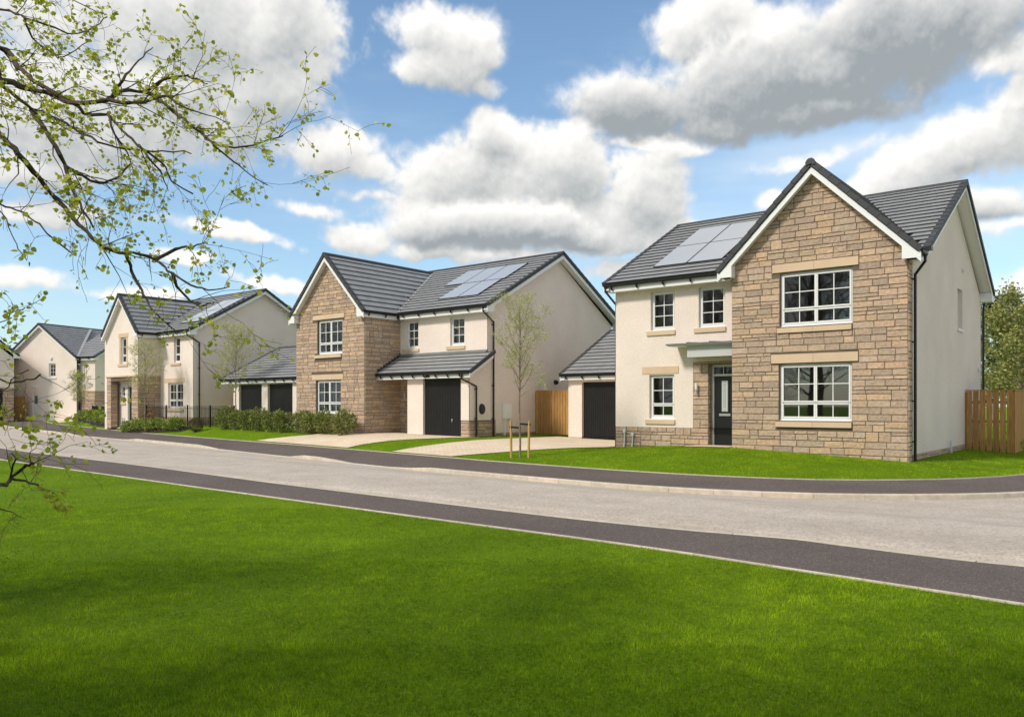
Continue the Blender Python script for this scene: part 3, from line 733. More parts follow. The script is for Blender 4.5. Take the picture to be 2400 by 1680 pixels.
        if blind:
            q = MB(); n = int((iv1 - iv0) / 0.05)
            for k in range(n):
                z = iv0 + 0.02 + k * 0.05; a = bs(iu0, z, w0 - 0.022); b_ = bs(iu1, z, w0 - 0.022); up = Vector((0, 0, 0.017)); o = bs.N * 0.017
                q.poly([a + o - up, b_ + o - up, b_ - o + up, a - o + up])
            s.b(q, 'blind', BLIND, win)
        if curtain:
            q = MB(); wd = (iu1 - iu0)
            for (a, b_) in ((iu0, iu0 + wd * .22), (iu1 - wd * .22, iu1)):
                n = 10; vv = []
                for k in range(n + 1):
                    x = a + (b_ - a) * k / n; ww = w0 - 0.10 - 0.03 * (k % 2); vv += [bs(x, iv0 - .05, ww), bs(x, iv1, ww)]
                q.faces(vv, [(2 * k, 2 * k + 2, 2 * k + 3, 2 * k + 1) for k in range(n)])
            s.b(q, 'curtain', CURTAIN, win)
        return win
    def slabs(s, name, bs, u0, u1, v0, v1, n=1, w0=-0.05, w1=0.03, m=None):
        for k in range(n):
            a = u0 + (u1 - u0) * k / n + (0.003 if k else 0); b_ = u0 + (u1 - u0) * (k + 1) / n - (0.003 if k < n - 1 else 0)
            g = MB(); g.bbox(bs, a, b_, v0, v1, w0, w1); s.b(g, name, m or SILL)
    def garage_door(s, bs, u0, u1, v0, v1, setback=0.08, handle=True):
        g = MB(); n = int((u1 - u0) / 0.085); st = (u1 - u0 - 0.1) / n
        g.bbox(bs, u0, u1, v0, v1, -setback - 0.05, -setback)
        d = s.b(g, 'garage_door', GARBLK)
        for k in range(n):
            q = MB(); q.bbox(bs, u0 + 0.05 + k * st + 0.006, u0 + 0.05 + (k + 1) * st - 0.006, v0 + 0.05, v1 - 0.13, -setback + 0.001, -setback + 0.016); s.b(q, 'door_rib', GARBLK, d)
        g = MB(); g.bbox(bs, u0, u1, v1 - 0.11, v1 - 0.02, -setback + 0.001, -setback + 0.02); s.b(g, 'top_rail', GARBLK, d)
        if handle:
            q = MB(); c = bs(u0 + (u1 - u0) * .74, v0 + (v1 - v0) * .29, -setback + 0.03); q.obox(c, bs.U * 0.03, bs.V * 0.045, bs.N * 0.015); q.obox(c - bs.V * 0.05, bs.U * 0.012, bs.V * 0.04, bs.N * 0.022); s.b(q, 'handle', CHROME, d)
        return d
    def solar(s, O, A, S, u0, u1, s0, s1):
        O, A, S = Vector(O), Vector(A), Vector(S); n = A.cross(S); g = MB(); gap = 0.012
        c = [O + A * (u0 + gap) + S * (s0 + gap), O + A * (u1 - gap) + S * (s0 + gap), O + A * (u1 - gap) + S * (s1 - gap), O + A * (u0 + gap) + S * (s1 - gap)]
        g.prism([p + n * 0.03 for p in c], n * 0.05); fr = s.b(g, 'solar_panel', SOLFR)
        q = MB(); i = 0.014; cc = [O + A * (u0 + gap + i) + S * (s0 + gap + i), O + A * (u1 - gap - i) + S * (s0 + gap + i), O + A * (u1 - gap - i) + S * (s1 - gap - i), O + A * (u0 + gap + i) + S * (s1 - gap - i)]
        q.poly([p + n * 0.083 for p in cc]); s.b(q, 'solar_glass', SOLAR, fr)
LT_DOUBLE = [(0, .5, .30, 1, 2, 2), (.5, 1, .30, 1, 2, 2), (0, .5, 0, .29, 2, 1), (.5, 1, 0, .29, 2, 1)]
LT_SINGLE = [(0, 1, .30, 1, 2, 2), (0, 1, 0, .29, 2, 1)]
LT_SIX = [(0, 1, 0, 1, 2, 3)]
LT_NARROW = [(0, 1, .30, 1, 1, 2), (0, 1, 0, .29, 1, 1)]
LT_PAIR = [(0, .5, .30, 1, 2, 2), (.5, 1, .30, 1, 2, 2), (0, .5, 0, .29, 2, 1), (.5, 1, 0, .29, 2, 1)]

# ================================================================== house with the stone bay (right)
def roof_pair(H, X0, X1, ye, ze, yr, zr_, cull=None, back_tiles=False, name='roof_deck'):
    """main roof, ridge along X"""
    run = math.hypot(yr - ye, zr_ - ze)
    H.slope(name, (X0, ye, ze), (1, 0, 0), (0, yr - ye, zr_ - ze), X1 - X0, run, cull)
    H.slope(name, (X1, 2 * yr - ye, ze), (-1, 0, 0), (0, ye - yr, zr_ - ze), X1 - X0, run, None, back_tiles)
    H.ridge((X0 - 0.03, yr, zr_ + 0.03), (X1 + 0.03, yr, zr_ + 0.03))
def wing_roof(H, xc, half, ze, za, y0, y1, cull=None, left_tiles=True, yv=None):
    run = math.hypot(half, za - ze); k = 0 if yv is None else y1 - yv
    H.slope('roof_deck', (xc + half, y0, ze), (0, 1, 0), (-half, 0, za - ze), y1 - y0, run, cull, cut=(0, k))
    H.slope('roof_deck', (xc - half, y1, ze), (0, -1, 0), (half, 0, za - ze), y1 - y0, run, cull, left_tiles, cut=(k, 0))
    H.ridge((xc, y0 - 0.05, za + 0.03), (xc, y1, za + 0.03))

def house1():
    H = House('stone_gabled_house', (-9, 25, 0.2), 'cream house with broad sandstone gable bay, black front door and four solar panels', 'house')
    Xl, Xr, Yl, Yb, Yk = -13.38, -4.66, 21.85, 21.10, 31.4
    ye, ze, yr, zr_ = 21.42, 5.46, 26.55, 8.20
    zmain = lambda y: ze + (y - ye) * (zr_ - ze) / (yr - ye)
    xc, half, be, ba = -6.90, 2.58, 5.36, 7.92
    zbay = lambda x: ba - abs(x - xc) * (ba - be) / half
    F, B, RS = front(Yl), front(Yb), right(Xr)
    # left front
    lw = (-12.17, -11.32, 1.23, 2.58); u1 = (-12.12, -11.31, 3.94, 5.13); u2 = (-10.52, -9.69, 3.94, 5.13)
    H.wall('wall', RENDER, F, [(Xl, .97), (-10.70, .97), (-10.70, 5.24), (Xl, 5.24)], [lw, u1], wofs=.012, reveal=.16)
    H.wall('wall', RENDER, F, [(-10.70, 2.93), (-9.16, 2.93), (-9.16, 5.24), (-10.70, 5.24)], [u2], wofs=.012, reveal=.16)
    door = (-10.20, -9.17, .30, 2.84)
    H.wall('stone_backing', MORTAR, F, [(Xl, .1), (-9.16, .1), (-9.16, .97), (Xl, .97)], [(-10.20, -9.17, .30, .97)], reveal=.22)
    H.wall('stone_backing', MORTAR, F, [(-10.70, .97), (-9.16, .97), (-9.16, 2.93), (-10.70, 2.93)], [(-10.20, -9.17, .97, 2.84)], reveal=.22)
    H.stonework(F, [(Xl, .12), (-9.16, .12), (-9.16, .97), (Xl, .97)], [(-10.21, -9.1, 0, 1.2)], 3)
    H.stonework(F, [(-10.70, .97), (-9.16, .97), (-9.16, 2.93), (-10.70, 2.93)], [(-10.21, -9.1, .9, 2.85)], 4)
    H.stonework(Basis((-10.20, Yl, 0), (0, 1, 0), (1, 0, 0)), [(0.0, .3), (0.2, .3), (0.2, 2.84), (0.0, 2.84)], [], 41, proud=.008)
    H.window(F, *lw, LT_SINGLE); H.window(F, *u1, LT_SIX); H.window(F, *u2, LT_SIX)
    H.slabs('lintel', F, -12.42, -11.17, 2.61, 2.83); H.slabs('sill', F, -12.29, -11.29, 1.07, 1.20, 1, -.1, .06)
    H.slabs('sill', F, -12.25, -11.28, 3.79, 3.92, 1, -.1, .06); H.slabs('sill', F, -10.66, -9.66, 3.79, 3.92, 1, -.1, .06)
    # front door
    g = MB(); D = front(Yl + .2)
    g.bbox(D, -10.20, -10.13, .42, 2.84, -.06, .0); g.bbox(D, -9.25, -9.17, .42, 2.84, -.06, .0); g.bbox(D, -10.13, -9.25, 2.77, 2.84, -.06, 0); g.bbox(D, -10.13, -9.25, 2.50, 2.56, -.06, 0)
    fr = H.b(g, 'door_frame', UPVC)
    g = MB(); g.poly([D(-10.13, 2.56, -.03), D(-9.25, 2.56, -.03), D(-9.25, 2.77, -.03), D(-10.13, 2.77, -.03)]); H.b(g, 'fanlight', GLASS, fr)
    for t in (-9.84, -9.54): g = MB(); g.bbox(D, t - .011, t + .011, 2.56, 2.77, -.028, -.012); H.b(g, 'glazing_bar', UPVC, fr)
    g = MB(); g.bbox(D, -10.128, -9.252, .46, 2.498, -.06, -.02); dr = H.b(g, 'front_door', DOORBLK)
    g = MB(); g.bbox(D, -9.93, -9.66, 1.42, 2.40, -.019, -.008); H.b(g, 'glass_surround', DOORBLK, dr)
    g = MB(); g.bbox(D, -9.89, -9.70, 1.46, 2.36, -.007, -.004); H.b(g, 'door_glass', mat('frosted_glass', (0.42, 0.47, 0.45), 0.25, spec=0.6), dr)
    for (a, b_, c, d) in ((-9.87, -9.72, 1.53, 1.545), (-9.87, -9.72, 2.28, 2.295), (-9.86, -9.848, 1.46, 2.36), (-9.742, -9.73, 1.46, 2.36)):
        g = MB(); g.bbox(D, a, b_, c, d, -.0035, .0); H.b(g, 'lead_strip', UPVC, dr)
    g = MB(); g.bbox(D, -9.97, -9.62, 1.33, 1.40, -.019, .004); H.b(g, 'letter_plate', CHROME, dr)
    for z0 in (.62,): g = MB(); g.bbox(D, -10.0, -9.38, z0, .92, -.019, -.012); H.b(g, 'door_panel', DOORBLK, dr)
    g = MB(); g.bbox(D, -10.2, -9.17, .34, .42, -.1, .16); H.b(g, 'door_step', KERB_STEP, H.root)
    # canopy
    g = MB(); g.prism([(-11.22, Yl - .01, 3.41), (-11.22, Yl - .74, 3.395), (-11.22, Yl - .74, 3.445), (-11.22, Yl - .01, 3.49)], (2.06, 0, 0)); cn = H.b(g, 'canopy', LEAD)
    for x in (-10.55, -9.85): g = MB(); g.prism([(x, Yl - .01, 3.488), (x, Yl - .75, 3.444), (x, Yl - .75, 3.468), (x, Yl - .01, 3.512)], (.03, 0, 0)); H.b(g, 'canopy_seam', LEAD, cn)
    g = MB(); g.box(-11.18, -9.165, Yl - .70, Yl - .012, 3.375, 3.402); H.b(g, 'canopy_soffit', UPVC, cn)
    g = MB(); g.box(-10.62, -9.165, Yl - .56, Yl - .02, 3.04, 3.374); H.b(g, 'canopy_box', mat('pale_grey_board', (0.55, 0.55, 0.54), 0.6), cn)
    # wall lamp
    g = MB(); c = Vector((-10.545, Yl - .02, 2.05)); g.tube([c, c + Vector((0, -.09, 0))], .03, 8); g.tube([c + Vector((0, -.1, -.06)), c + Vector((0, -.1, .06))], .034, 10); lp = H.b(g, 'wall_lamp', CHROME)
    g = MB(); g.tube([c + Vector((0, -.1, .062)), c + Vector((0, -.1, .25))], .033, 10); H.b(g, 'lamp_tube', UPVC, lp)
    # bay
    bl = (-7.83, -5.97, 1.235, 2.74); bu = (-7.81, -5.95, 3.73, 5.16)
    o5 = [(-9.16, .12), (Xr, .12), (Xr, 5.44), (xc, 7.66), (-9.16, 5.44)]
    H.wall('stone_backing', MORTAR, B, o5, [bl, bu], reveal=.14)
    hol = [(bl[0] - .005, bl[1] + .005, bl[2] - .03, bl[3] + .02), (bu[0] - .005, bu[1] + .005, bu[2] - .03, bu[3] + .02), (-8.05, -5.80, 2.755, 3.01), (-8.02, -5.79, 5.18, 5.42), (-7.92, -5.95, 1.06, 1.22), (-7.89, -5.95, 3.56, 3.71)]
    H.stonework(B, o5, hol, 11)
    for (a, b_, c, d) in ((-8.04, -5.815, 2.765, 3.0), (-8.01, -5.805, 5.19, 5.41)): H.slabs('lintel', B, a, b_, c, d, 2, -.1, .03)
    for (a, b_, c, d) in ((-7.91, -5.965, 1.07, 1.21), (-7.87, -5.965, 3.57, 3.70)): H.slabs('sill', B, a, b_, c, d, 2, -.1, .07)
    H.window(B, *bl, LT_DOUBLE); H.window(B, *bu, LT_DOUBLE)
    H.wall('stone_backing', MORTAR, left(-9.16), [(-Yl, .12), (-Yb, .12), (-Yb, 5.44), (-Yl, 5.44)])
    # right side
    H.wall('stone_backing', MORTAR, RS, [(Yb, .1), (21.47, .1), (21.47, 5.3), (Yb, 5.3)])
    H.stonework(RS, [(Yb, .12), (21.47, .12), (21.47, 5.3), (Yb, 5.3)], [], 12)
    sw = (27.25, 28.05, 4.0, 5.2)
    H.wall('wall', RENDER, RS, [(21.47, .42), (Yk, .42), (Yk, 5.3), (yr, 7.98), (21.47, 5.30)], [sw], wofs=.012, reveal=.18)
    H.wall('stone_backing', MORTAR, RS, [(21.47, .0), (Yk, .0), (Yk, .42), (21.47, .42)])
    H.stonework(RS, [(21.47, .0), (Yk, .0), (Yk, .42), (21.47, .42)], [], 13)
    H.window(RS, *sw, LT_NARROW, setback=.12); H.slabs('sill', RS, 27.2, 28.1, 3.9, 3.97, 1, -.1, .06, UPVC)
    for (y, z) in ((27.97, 5.84), (30.9, 2.87)):
        g = MB(); g.prism([(Xr + .012, y - .07, z - .08), (Xr + .09, y - .07, z - .08), (Xr + .012, y - .07, z + .08)], (0, .14, 0)); H.b(g, 'wall_vent', GREYPL)
    g = MB(); g.tube([(Xr + .08, 25.9, .05), (Xr + .08, 25.9, .62)], .028, 8); H.b(g, 'drain_vent', GREYPL)
    # left and back
    H.wall('wall', RENDER, left(Xl), [(-Yk, .1), (-Yl, .1), (-Yl, 5.3), (-yr, 7.98), (-Yk, 5.3)], wofs=.012)
    H.wall('wall', RENDER, back(Yk), [(-Xr, .1), (-Xl, .1), (-Xl, 5.3), (-Xr, 5.3)], wofs=.012)
    # roofs
    roof_pair(H, -13.60, -4.28, ye, ze, yr, zr_, lambda p: (abs(p.x - xc) < half and p.z < zbay(p.x) - .03) or (-12.2 < p.x < -10.0 and 22.75 < p.y < 25.2))
    wing_roof(H, xc, half, be, ba, 20.83, 26.1, lambda p: p.y > ye and p.z < zmain(p.y) - .03, yv=21.5)
    H.gable(B, (xc, ba), (xc - half, be), (xc + half, be), .27, boxdrop=.19)
    H.gable(RS, (yr, zr_), (ye, ze), (2 * yr - ye, ze), .36, box=(False, True), boxdrop=.30, board=.15)
    H.gable(left(Xl), (-yr, zr_), (-(2 * yr - ye), ze), (-ye, ze), .2, boxdrop=.28, box=(True, False))
    g = MB(); g.prism([(xc - .13, 20.76, ba - .02), (xc - .09, 20.76, ba + .05), (xc - .04, 20.76, ba + .085), (xc + .04, 20.76, ba + .085), (xc + .09, 20.76, ba + .05), (xc + .13, 20.76, ba - .02), (xc + .11, 20.76, ba - .10), (xc, 20.76, ba - .06), (xc - .11, 20.76, ba - .10)], (0, .05, 0)); H.b(g, 'ridge_end_cap', DTILE)
    H.eave((-13.56, 21.5, 5.415), (-9.5, 21.5, 5.415), (0, -1, 0), .36)
    H.eave((-4.40, 20.86, 5.33), (-4.40, 21.42, 5.33), (1, 0, 0), .27, fascia_h=.17, brackets=5)
    H.eave((-9.40, 21.42, 5.33), (-9.40, 20.86, 5.33), (-1, 0, 0), .24, fascia_h=.17, brackets=5)
    H.eave((-4.3, 31.6, 5.415), (-13.56, 31.6, 5.415), (0, 1, 0), .22)
    g = MB(); g.obox((-4.30, 21.62, 5.50), (.06, 0, 0), (0, .12, 0), (0, 0, .05)); H.b(g, 'gutter_end', BLACK)
    H.downpipe([(-4.33, 21.32, 5.30), (-4.33, 21.32, 5.14), (-4.58, 21.46, 4.86), (-4.58, 21.46, .2)], clips=[((-4.61, 21.46, z), 0) for z in (4.75, 3.2, 1.75, .75)])
    H.downpipe([(-13.50, 21.43, 5.38), (-13.50, 21.43, 5.22), (-13.45, 21.98, 4.86), (-13.45, 21.98, .25)])
    H.downpipe([(-4.58, 31.66, 5.38), (-4.58, 31.66, 5.15), (-4.58, 31.46, 4.9), (-4.58, 31.46, .2)])
    for k, x in enumerate((-13.02, -12.73)):
        g = MB(); yy = Yl - .06; g.tube([(x - .03, yy - .06, .25), (x - .01, yy, .42), (x, yy, .82 - .1 * k)], .024, 8); g.obox((x, yy, .84 - .1 * k), (.045, 0, 0), (0, .04, 0), (0, 0, .05)); H.b(g, 'service_pipe', GREYPL)
    A, S = Vector((1, 0, 0)), Vector((0, yr - ye, zr_ - ze)).normalized(); cs = S.y
    O = Vector((0, ye, ze))
    for (a, b_) in ((-12.28, -11.12), (-11.12, -9.96)):
        for (c, d) in ((22.27, 23.94), (23.94, 25.58)): H.solar(O, A, S, a, b_, (c - ye) / cs, (d - ye) / cs)
    H.emit_stones(); H.emit_tiles(); return H

# ================================================================== house with the stone wing (centre)
def house2():
    H = House('stone_winged_house', (-24.6, 26, 0.4), 'house with stone front wing, integral black garage under a lean-to roof and sapling in front', 'house')
    Xa, Xw, Xr, Yw, Ym, Yk = -29.25, -24.75, -19.90, 21.20, 23.15, 32.1
    ye, ze, yr, zr_ = 22.75, 5.45, 27.70, 8.12
    zmain = lambda y: ze + (y - ye) * (zr_ - ze) / (yr - ye)
    xc, half, be, ba = -27.0, 2.48, 5.42, 7.96
    zw = lambda x: ba - abs(x - xc) * (ba - be) / half
    W, M, RS, WS = front(Yw), front(Ym), right(Xr), right(Xw)
    wl = (-27.87, -26.23, 1.28, 2.69); wu = (-27.77, -26.13, 3.78, 5.23)
    o5 = [(Xa, .2), (Xw, .2), (Xw, 5.44), (xc, 7.70), (Xa, 5.44)]
    H.wall('stone_backing', MORTAR, W, o5, [wl, wu], reveal=.14)
    H.stonework(W, o5, [(wl[0] - .005, wl[1] + .005, 1.1, 2.70), (wu[0] - .005, wu[1] + .005, 3.75, 5.25), (-28.14, -26.06, 2.705, 2.945), (-28.09, -25.99, 5.255, 5.47), (-27.95, -26.16, 1.1, 1.26), (-27.95, -26.16, 3.625, 3.765)], 21)
    H.slabs('lintel', W, -28.13, -26.07, 2.715, 2.935, 1, -.1, .03); H.slabs('lintel', W, -28.08, -26.0, 5.265, 5.46, 1, -.1, .03)
    H.slabs('sill', W, -27.94, -26.17, 1.11, 1.25, 1, -.1, .07); H.slabs('sill', W, -27.94, -26.17, 3.635, 3.755, 1, -.1, .07)
    H.window(W, *wl, LT_PAIR, blind=True); H.window(W, *wu, LT_PAIR, blind=True)
    # side of the wing (stone)
    H.wall('stone_backing', MORTAR, WS, [(Yw, .2), (23.3, .2), (23.3, 5.4), (Yw, 5.4)])
    H.stonework(WS, [(Yw, .3), (Ym, .3), (Ym, 5.3), (Yw, 5.3)], [], 22)
    # upper main wall
    a1 = (-24.37, -23.65, 3.99, 5.15); a2 = (-21.85, -21.07, 4.0, 5.14)
    H.wall('wall', RENDER, M, [(Xw, 3.5), (Xr, 3.5), (Xr, 5.24), (Xw, 5.24)], [a1, a2], wofs=.012, reveal=.16)
    H.window(M, *a1, LT_SIX, blind=True); H.window(M, *a2, LT_SIX, blind=True)
    H.slabs('sill', M, -24.58, -23.6, 3.855, 3.975, 1, -.1, .06); H.slabs('sill', M, -22.04, -21.04, 3.855, 3.985, 1, -.1, .06)
    # entrance recess and garage
    H.wall('stone_backing', MORTAR, M, [(Xw, .3), (-23.15, .3), (-23.15, 3.2), (Xw, 3.2)], [(-24.2, -23.2, .45, 2.6)], reveal=.1)
    H.stonework(M, [(Xw, .3), (-23.15, .3), (-23.15, 3.2), (Xw, 3.2)], [(-24.21, -23.1, .3, 2.61)], 23)
    g = MB(); D = front(Ym + .1); g.bbox(D, -24.2, -24.12, .45, 2.6, -.06, .02); g.bbox(D, -23.28, -23.2, .45, 2.6, -.06, .02); g.bbox(D, -24.12, -23.28, 2.52, 2.6, -.06, .02); fr = H.b(g, 'door_frame', GREYPL)
    g = MB(); g.bbox(D, -24.12, -23.28, .46, 2.52, -.06, -.01); dr = H.b(g, 'front_door', DOORBLK)
    g = MB(); g.bbox(D, -23.85, -23.65, 1.4, 2.3, -.009, -.004); H.b(g, 'door_glass', MAT['frosted_glass'], dr)
    g = MB(); g.tube([(-24.42, Ym - .06, 1.9), (-24.42, Ym - .06, 2.15)], .03, 8); H.b(g, 'wall_lamp', GREYPL)
    Yg = 22.10; G = front(Yg); gt = 2.70
    for (a, b_) in ((-23.20, -22.32), (-20.31, Xr)):
        v0 = .50 if a < -22 else 1.08
        H.wall('garage_pier', RENDER, G, [(a, v0), (b_, v0), (b_, gt + .1), (a, gt + .1)], wofs=.012)
        H.wall('pier_reveal', RENDER, right(b_) if a < -22 else left(a), [(Yg, .3), (Yg + .25, .3), (Yg + .25, gt), (Yg, gt)] if a < -22 else [(-Yg - .25, .3), (-Yg, .3), (-Yg, gt), (-Yg - .25, gt)], wofs=0.0)
    H.wall('pier_reveal', RENDER, left(-23.2), [(-Ym - .1, .3), (-Yg, .3), (-Yg, gt + .1), (-Ym - .1, gt + .1)])
    H.wall('stone_backing', MORTAR, G, [(-23.20, .2), (-22.32, .2), (-22.32, .50), (-23.20, .50)]); H.wall('stone_backing', MORTAR, G, [(-20.31, .2), (Xr, .2), (Xr, 1.08), (-20.31, 1.08)])
    H.stonework(G, [(-23.20, .28), (-22.32, .28), (-22.32, .50), (-23.20, .50)], [], 24); H.stonework(G, [(-20.31, .2), (Xr, .2), (Xr, 1.08), (-20.31, 1.08)], [], 25)
    H.garage_door(G, -22.33, -20.30, .42, gt, .1)
    g = MB(); g.box(-24.75, -23.2, Yg - .1, Ym, gt + .02, gt + .05); H.b(g, 'porch_ceiling', UPVC)
    # right side
    H.wall('wall', RENDER, RS, [(Yg, 1.08), (Ym, 1.08), (Ym, 3.52), (Yg, 2.92)], wofs=.012)
    H.wall('wall', RENDER, RS, [(Ym, 1.08), (23.62, 1.08), (23.62, 5.3 + .26), (Ym, 5.3)], wofs=.012)
    H.wall('wall', RENDER, RS, [(23.62, .56), (Yk, .56), (Yk, 5.35), (yr, 7.90), (23.62, 5.56)], wofs=.012)
    H.wall('stone_backing', MORTAR, RS, [(Yg, .2), (23.62, .2), (23.62, 1.08), (Yg, 1.08)]); H.stonework(RS, [(Yg, .2), (23.62, .2), (23.62, 1.08), (Yg, 1.08)], [], 26)
    H.wall('stone_backing', MORTAR, RS, [(23.62, .2), (Yk, .2), (Yk, .56), (23.62, .56)]); H.stonework(RS, [(23.62, .2), (Yk, .2), (Yk, .56), (23.62, .56)], [], 27)
    H.wall('wall', RENDER, left(Xa), [(-Yk, .2), (-Yw, .2), (-Yw, 5.35), (-Yk, 5.35)]); H.wall('wall', RENDER, left(Xa), [(-Yk, 5.35), (-22.9, 5.35), (-yr, 7.90)])
    H.wall('wall', RENDER, back(Yk), [(-Xr, .2), (-Xa, .2), (-Xa, 5.35), (-Xr, 5.35)])
    # fittings on the right side: meter box, charger
    g = MB(); g.box(Xr + .012, Xr + .10, 23.98, 24.52, 1.11, 1.70); mb_ = H.b(g, 'meter_box', UPVC)
    g = MB(); g.box(Xr + .012, Xr + .07, 24.1, 24.16, .45, 1.11); H.b(g, 'meter_duct', UPVC, mb_)
    g = MB(); g.box(Xr + .101, Xr + .108, 24.02, 24.48, 1.15, 1.66); H.b(g, 'meter_lid', UPVC, mb_)
    g = MB(); n = 20; c = Vector((Xr + .012, 22.78, 1.50))
    for (w0, w1, s0, s1) in ((0, .07, 1, .98), (.07, .10, .98, .82)):
        ring0 = [c + Vector((w0, math.cos(2 * math.pi * k / n) * .14 * s0, math.sin(2 * math.pi * k / n) * .20 * s0)) for k in range(n)]; ring1 = [c + Vector((w1, math.cos(2 * math.pi * k / n) * .14 * s1, math.sin(2 * math.pi * k / n) * .20 * s1)) for k in range(n)]
        g.faces(ring0 + ring1, [(k, (k + 1) % n, n + (k + 1) % n, n + k) for k in range(n)])
    g.poly(ring1); ev = H.b(g, 'charger', mat('charger_plastic', (0.03, 0.034, 0.036), 0.35))
    g = MB(); c = Vector((Xr + .012, 27.55, 2.62)); g.tube([c, c + Vector((.05, 0, 0)), c + Vector((.12, 0, -.03)), c + Vector((.15, 0, -.06))], [.10, .10, .085, .04], 12); H.b(g, 'wall_lamp', BLACK)
    # main and wing roofs
    def culm(p):
        if abs(p.x - xc) < half and p.z < zw(p.x) - .03: return True
        return (-24.0 < p.x < -20.75 and 25.5 < p.y < 26.5) or (-22.9 < p.x < -20.95 and 24.0 < p.y < 25.5)
    roof_pair(H, -29.5, -19.56, ye, ze, yr, zr_, culm)
    wing_roof(H, xc, half, be, ba, 20.94, 27.35, lambda p: p.y > ye and p.z < zmain(p.y) - .03, yv=22.95)
    H.gable(W, (xc, ba), (xc - half, be), (xc + half, be), .26, boxdrop=.22)
    H.gable(RS, (yr, zr_), (ye, ze), (2 * yr - ye, ze), .34, boxdrop=.27)
    H.gable(left(Xa), (-yr, zr_), (-(2 * yr - ye), ze), (-ye, ze), .22, box=(True, False))
    H.eave((-24.45, 22.83, 5.41), (-19.58, 22.83, 5.41), (0, -1, 0), .34)
    H.eave((-24.60, 20.98, 5.39), (-24.60, 22.82, 5.39), (1, 0, 0), .16)
    H.eave((-29.40, 22.82, 5.39), (-29.40, 20.98, 5.39), (-1, 0, 0), .16)
    # valley
    v0, v1 = Vector((-24.62, 22.86, 5.50)), Vector((-27.02, 27.42, 7.99)); dd = (v1 - v0).normalized(); sd = dd.cross(Vector((0, 0, 1))).normalized()
    g = MB(); up = Vector((0, 0, .02)); g.prism([v0 - sd * .075 + up, v0 + sd * .075 + up, v1 + sd * .075 + up, v1 - sd * .075 + up], (0, 0, .03)); H.b(g, 'valley', mat('pale_valley_metal', (0.34, 0.345, 0.35), 0.55))
    # lean-to roof
    le, lz, lw, lwz = 21.78, 2.90, Ym, 3.68
    H.slope('lean_to_deck', (Xw + .03, le, lz), (1, 0, 0), (0, lw - le, lwz - lz), -19.55 - Xw - .03, math.hypot(lw - le, lwz - lz), None, gauge=.3)
    H.eave((Xw + .03, le + .07, 2.86), (-19.6, le + .07, 2.86), (0, -1, 0), .22, fascia_h=.19, brackets=.62)
    sl = Vector((0, lw - le, lwz - lz)).normalized()
    g = MB(); g.prism([(-19.62, le, lz - .05), (-19.62, lw, lwz - .05), (-19.62, lw, lwz - .24), (-19.62, le, lz - .24)], (.025, 0, 0)); g.prism([(-19.885, le + .08, lz - .19), (-19.625, le + .08, lz - .19), (-19.625, Yg, lz - .19), (-19.885, Yg, lz - .19)], (0, 0, .02)); H.b(g, 'barge_board', UPVC)
    for k in range(5):
        p = Vector((-19.60, le, lz)) + sl * (k * .325); g = MB(); q = p + sl * .33; n_ = Vector((0, -sl.z, sl.y))
        g.prism([p + n_ * .045, q + n_ * .06, q - n_ * .07, p - n_ * .07], (.07, 0, 0)); H.b(g, 'verge_tile', DTILE)
    for k in range(9):   # stepped flashing
        t = k / 8.0; y = le + .1 + (lw - le - .15) * t; z = lz + (lwz - lz) * (y - le) / (lw - le); g = MB(); g.box(Xw + .02, Xw + .034, y - .02, y + .16, z + .02, z + .17); H.b(g, 'flashing', DTILE)
    g = MB(); g.prism([(Xw, lw - .10, lwz - .02), (-19.9, lw - .10, lwz - .02), (-19.9, lw - .015, lwz + .09), (Xw, lw - .015, lwz + .09)], (0, -.005, .012)); H.b(g, 'apron_flashing', LEAD)
    H.downpipe([(-20.0, 21.79, 2.82), (-20.0, 21.79, 2.62), (-19.82, 22.42, 2.35), (-19.82, 22.42, .3)], clips=[((-19.86, 22.42, z), 0) for z in (2.25, 1.15)])
    H.downpipe([(-19.78, 22.76, 5.38), (-19.78, 22.76, 5.2), (-19.82, 23.42, 4.85), (-19.82, 23.42, .3)], clips=[((-19.86, 23.42, z), 0) for z in (4.75, 3.7, 2.4, 1.12)])
    g = MB(); g.box(-21.93, -21.72, le + .052, le + .068, 2.705, 2.815); H.b(g, 'number_plaque', mat('plaque_slate', (0.02, 0.02, 0.018), 0.5))
    # solar panels
    A, S = Vector((1, 0, 0)), Vector((0, yr - ye, zr_ - ze)).normalized(); cs = S.y; O = Vector((0, ye, ze))
    for (a, b_) in ((-24.15, -23.02), (-23.02, -21.88), (-21.88, -20.72)): H.solar(O, A, S, a, b_, (25.2 - ye) / cs, (26.82 - ye) / cs)
    for (a, b_) in ((-23.02, -21.93), (-21.93, -20.84)): H.solar(O, A, S, a, b_, (23.66 - ye) / cs, (25.19 - ye) / cs)
    H.emit_stones(); H.emit_tiles(); return H

